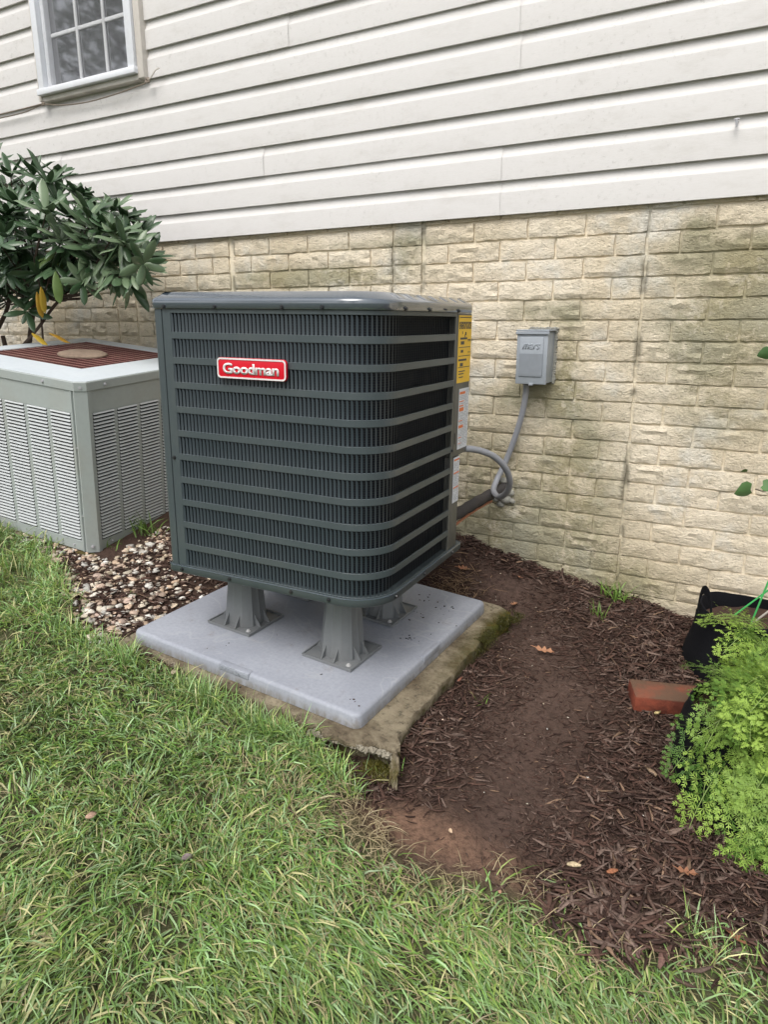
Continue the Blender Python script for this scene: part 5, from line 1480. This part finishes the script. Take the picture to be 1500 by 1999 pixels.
for i in range(46):
    px_ = r.uniform(-60, 280); lo = 350 + max(0, px_ - 90) * .62; hi_ = 560 if px_ < 260 else 540
    c = at_y(px_, r.uniform(lo + 30, hi_), r.uniform(-.62, -.22)); tips.append(c); whorl(c, ((c - Vector((-3.4, -.4, 1.1))).normalized() * .6 + Vector((0, -.2, .8 if c.z > 1.25 else -.2))), 9, .25, .95)
for px_, py_ in [(r.uniform(-20, 260), r.uniform(470, 545)) for _ in range(22)] + [(165, 495), (185, 520), (150, 510), (210, 500), (70, 500), (105, 495), (225, 530), (30, 510), (55, 530), (258, 540), (130, 540)]:      # drooping undersides
    c = at_y(px_, py_, r.uniform(-.6, -.45)); tips.append(c); whorl(c, (r.uniform(-.3, .3), -.2, 1), 8, 1.25, 1.0, RLG if px_ in (105,) else None)
for i in range(40):
    c = at_y(r.uniform(-70, 110), r.uniform(470, 610), r.uniform(-.75, -.3)); tips.append(c); whorl(c, (r.uniform(-.5, .5), -.3, r.uniform(.2, 1)), 8, r.uniform(.2, 1.0), .9)
for i in range(34):
    c = Vector((r.uniform(-4.3, -3.3), r.uniform(-1.0, -.25), r.uniform(.9, 1.75))); tips.append(c); whorl(c, (c - Vector((-3.7, -.4, .9))), 9, .1, 1.0)
for px_, py_, n_, dr in ((72, 585, 1, 1.2), (80, 575, 1, 1.3), (62, 665, 1, .3), (95, 665, 1, .2), (108, 545, 2, 1.3)):
    c = at_y(px_, py_ - 15, -.72); up = Vector((0, 0, 1)); leaves.append((Matrix.Translation(c) @ Matrix.Rotation(r.uniform(-.5, .5), 4, 'Z') @ Matrix.Rotation(dr, 4, 'Y'), RLY if py_ != 545 else RLG))
sc_l = sorted(leaves, key=lambda t: (0 if (-60 < proj(t[0].translation)[0] and proj(t[0].translation)[0] < 400) else 10) + (t[0].translation - CAM).length + (0 if proj(t[0].translation)[0] > 0 else 3))
rest = {}
for i, (m4, me) in enumerate(sc_l):
    if i < 290:
        o = bpy.data.objects.new('leaf', me); COL.objects.link(o); o.parent = shrub; mm = m4.copy(); mm.translation = m4.translation - S0; o.matrix_local = mm
    else:
        bmx = rest.setdefault(me.materials[0].name, (bmesh.new(), me.materials[0]))[0]; t = me.copy(); mm = m4.copy(); mm.translation = m4.translation - S0; t.transform(mm); bmx.from_mesh(t); bpy.data.meshes.remove(t)
for k, (bmx, mt) in rest.items():
    me = bpy.data.meshes.new('foliage'); bmx.to_mesh(me); bmx.free(); me.shade_smooth(); me.materials.append(mt); o = link(bpy.data.objects.new('foliage', me), shrub); o['kind'] = 'stuff'
b = MB(); hubs = []
for k in range(7):
    e = Vector((-3.5 + r.uniform(-.35, .45), -.45 + r.uniform(-.15, .1), 1.0 + r.uniform(-.05, .25))); hubs.append(e)
    s3 = S0 + Vector((r.uniform(-.08, .08), r.uniform(-.06, .06), 0)); mid = (s3 + e) / 2 + Vector((r.uniform(-.1, .1), r.uniform(-.05, .05), 0))
    b.tube([p - S0 for p in spline([s3, mid, e], 5)], [.018 - .008 * i / 10 for i in range(11)], 7)
b.build('trunk', M['bark'], shrub)
b = MB()
for c in tips:
    if r.random() < .45: continue
    h3 = min(hubs, key=lambda q: (q - c).length); mid = (h3 + c) / 2 + Vector((r.uniform(-.04, .04), r.uniform(-.03, .03), -.05))
    b.tube([p - S0 for p in spline([h3, mid, c], 4)], [.0055 - .003 * i / 8 for i in range(9)], 5)
b.tube([p - S0 for p in spline([at_y(40, 680, -.5), at_y(75, 640, -.5), at_y(100, 605, -.5), at_y(130, 570, -.45)], 5)], .007, 6)
b.tube([p - S0 for p in spline([at_y(-30, 690, -.5), at_y(15, 600, -.5), at_y(10, 540, -.5)], 5)], .010, 6)
b.tube([p - S0 for p in spline([at_y(85, 680, -.5), at_y(80, 620, -.52), at_y(72, 580, -.55)], 5)], .004, 6)
o = b.build('branches', M['bark'], shrub); o['kind'] = 'stuff'
tag(shrub, 'dark glossy rhododendron shrub with a few yellow leaves behind the old condenser', 'shrub')

# ------------------------------------------------------------------ trees across the yard, behind the photographer (seen in the window glass and the enamel)
def tree(x, y, h, cr, seed, label):
    r = np.random.default_rng(seed); t = empty('tree', (x, y, float(gz(x, y))))
    b = MB(); b.tube([(0, 0, -.3), (.1, 0, h * .35), (-.1, .1, h * .7), (0, 0, h * .95)], [.22, .17, .10, .03], 10)
    for k in range(14):
        a = r.uniform(0, 6.28); z0 = h * r.uniform(.3, .85); l = cr * r.uniform(.5, .9); b.tube([(0, 0, z0), (l * .5 * math.cos(a), l * .5 * math.sin(a), z0 + .5), (l * math.cos(a), l * math.sin(a), z0 + 1.0)], [.06, .04, .015], 5)
    b.build('trunk', M['bark'], t)
    nc = 60; cc = r.normal(0, 1, (nc, 3)); cc /= np.linalg.norm(cc, axis=1)[:, None]; cc *= (r.random(nc) ** .4)[:, None] * np.array([cr, cr, h * .36]); cc[:, 2] += h * .63
    n = 3000; c = cc[r.integers(0, nc, n)] + r.normal(0, cr * .15, (n, 3)); d = r.normal(0, 1, (n, 3)); d /= np.linalg.norm(d, axis=1)[:, None]; e = np.cross(d, r.normal(0, 1, (n, 3))); e /= np.linalg.norm(e, axis=1)[:, None]
    s = r.uniform(.05, .12, n)[:, None]; V = np.stack([c - d * s, c + e * s * .6, c + d * s, c - e * s * .6], 1).reshape(-1, 3)
    np_mesh('crown', V, [(np.arange(n) * 4)[:, None] + np.array([0, 1, 2, 3])], M['tree_leaf'], None, t)
    tag(t, label, 'tree', 'trees across the yard')
tree(-13, -10, 13, 2.4, 1, 'broad tree across the yard, mirrored in the window')
tree(-17, -9, 14, 2.6, 2, 'tallest tree at the far left of the yard')
tree(-9, -14, 10, 2.6, 3, 'round tree straight behind the lawn')
tree(-4, -16, 9, 2.6, 4, 'slim tree behind the photographer')
tree(3, -14, 10, 3.0, 5, 'wide tree at the right of the yard')
tree(-17.5, -14, 15, 3.0, 6, 'far tree between two nearer ones')
print('grass', n_grass, 'objects', len(bpy.data.objects))
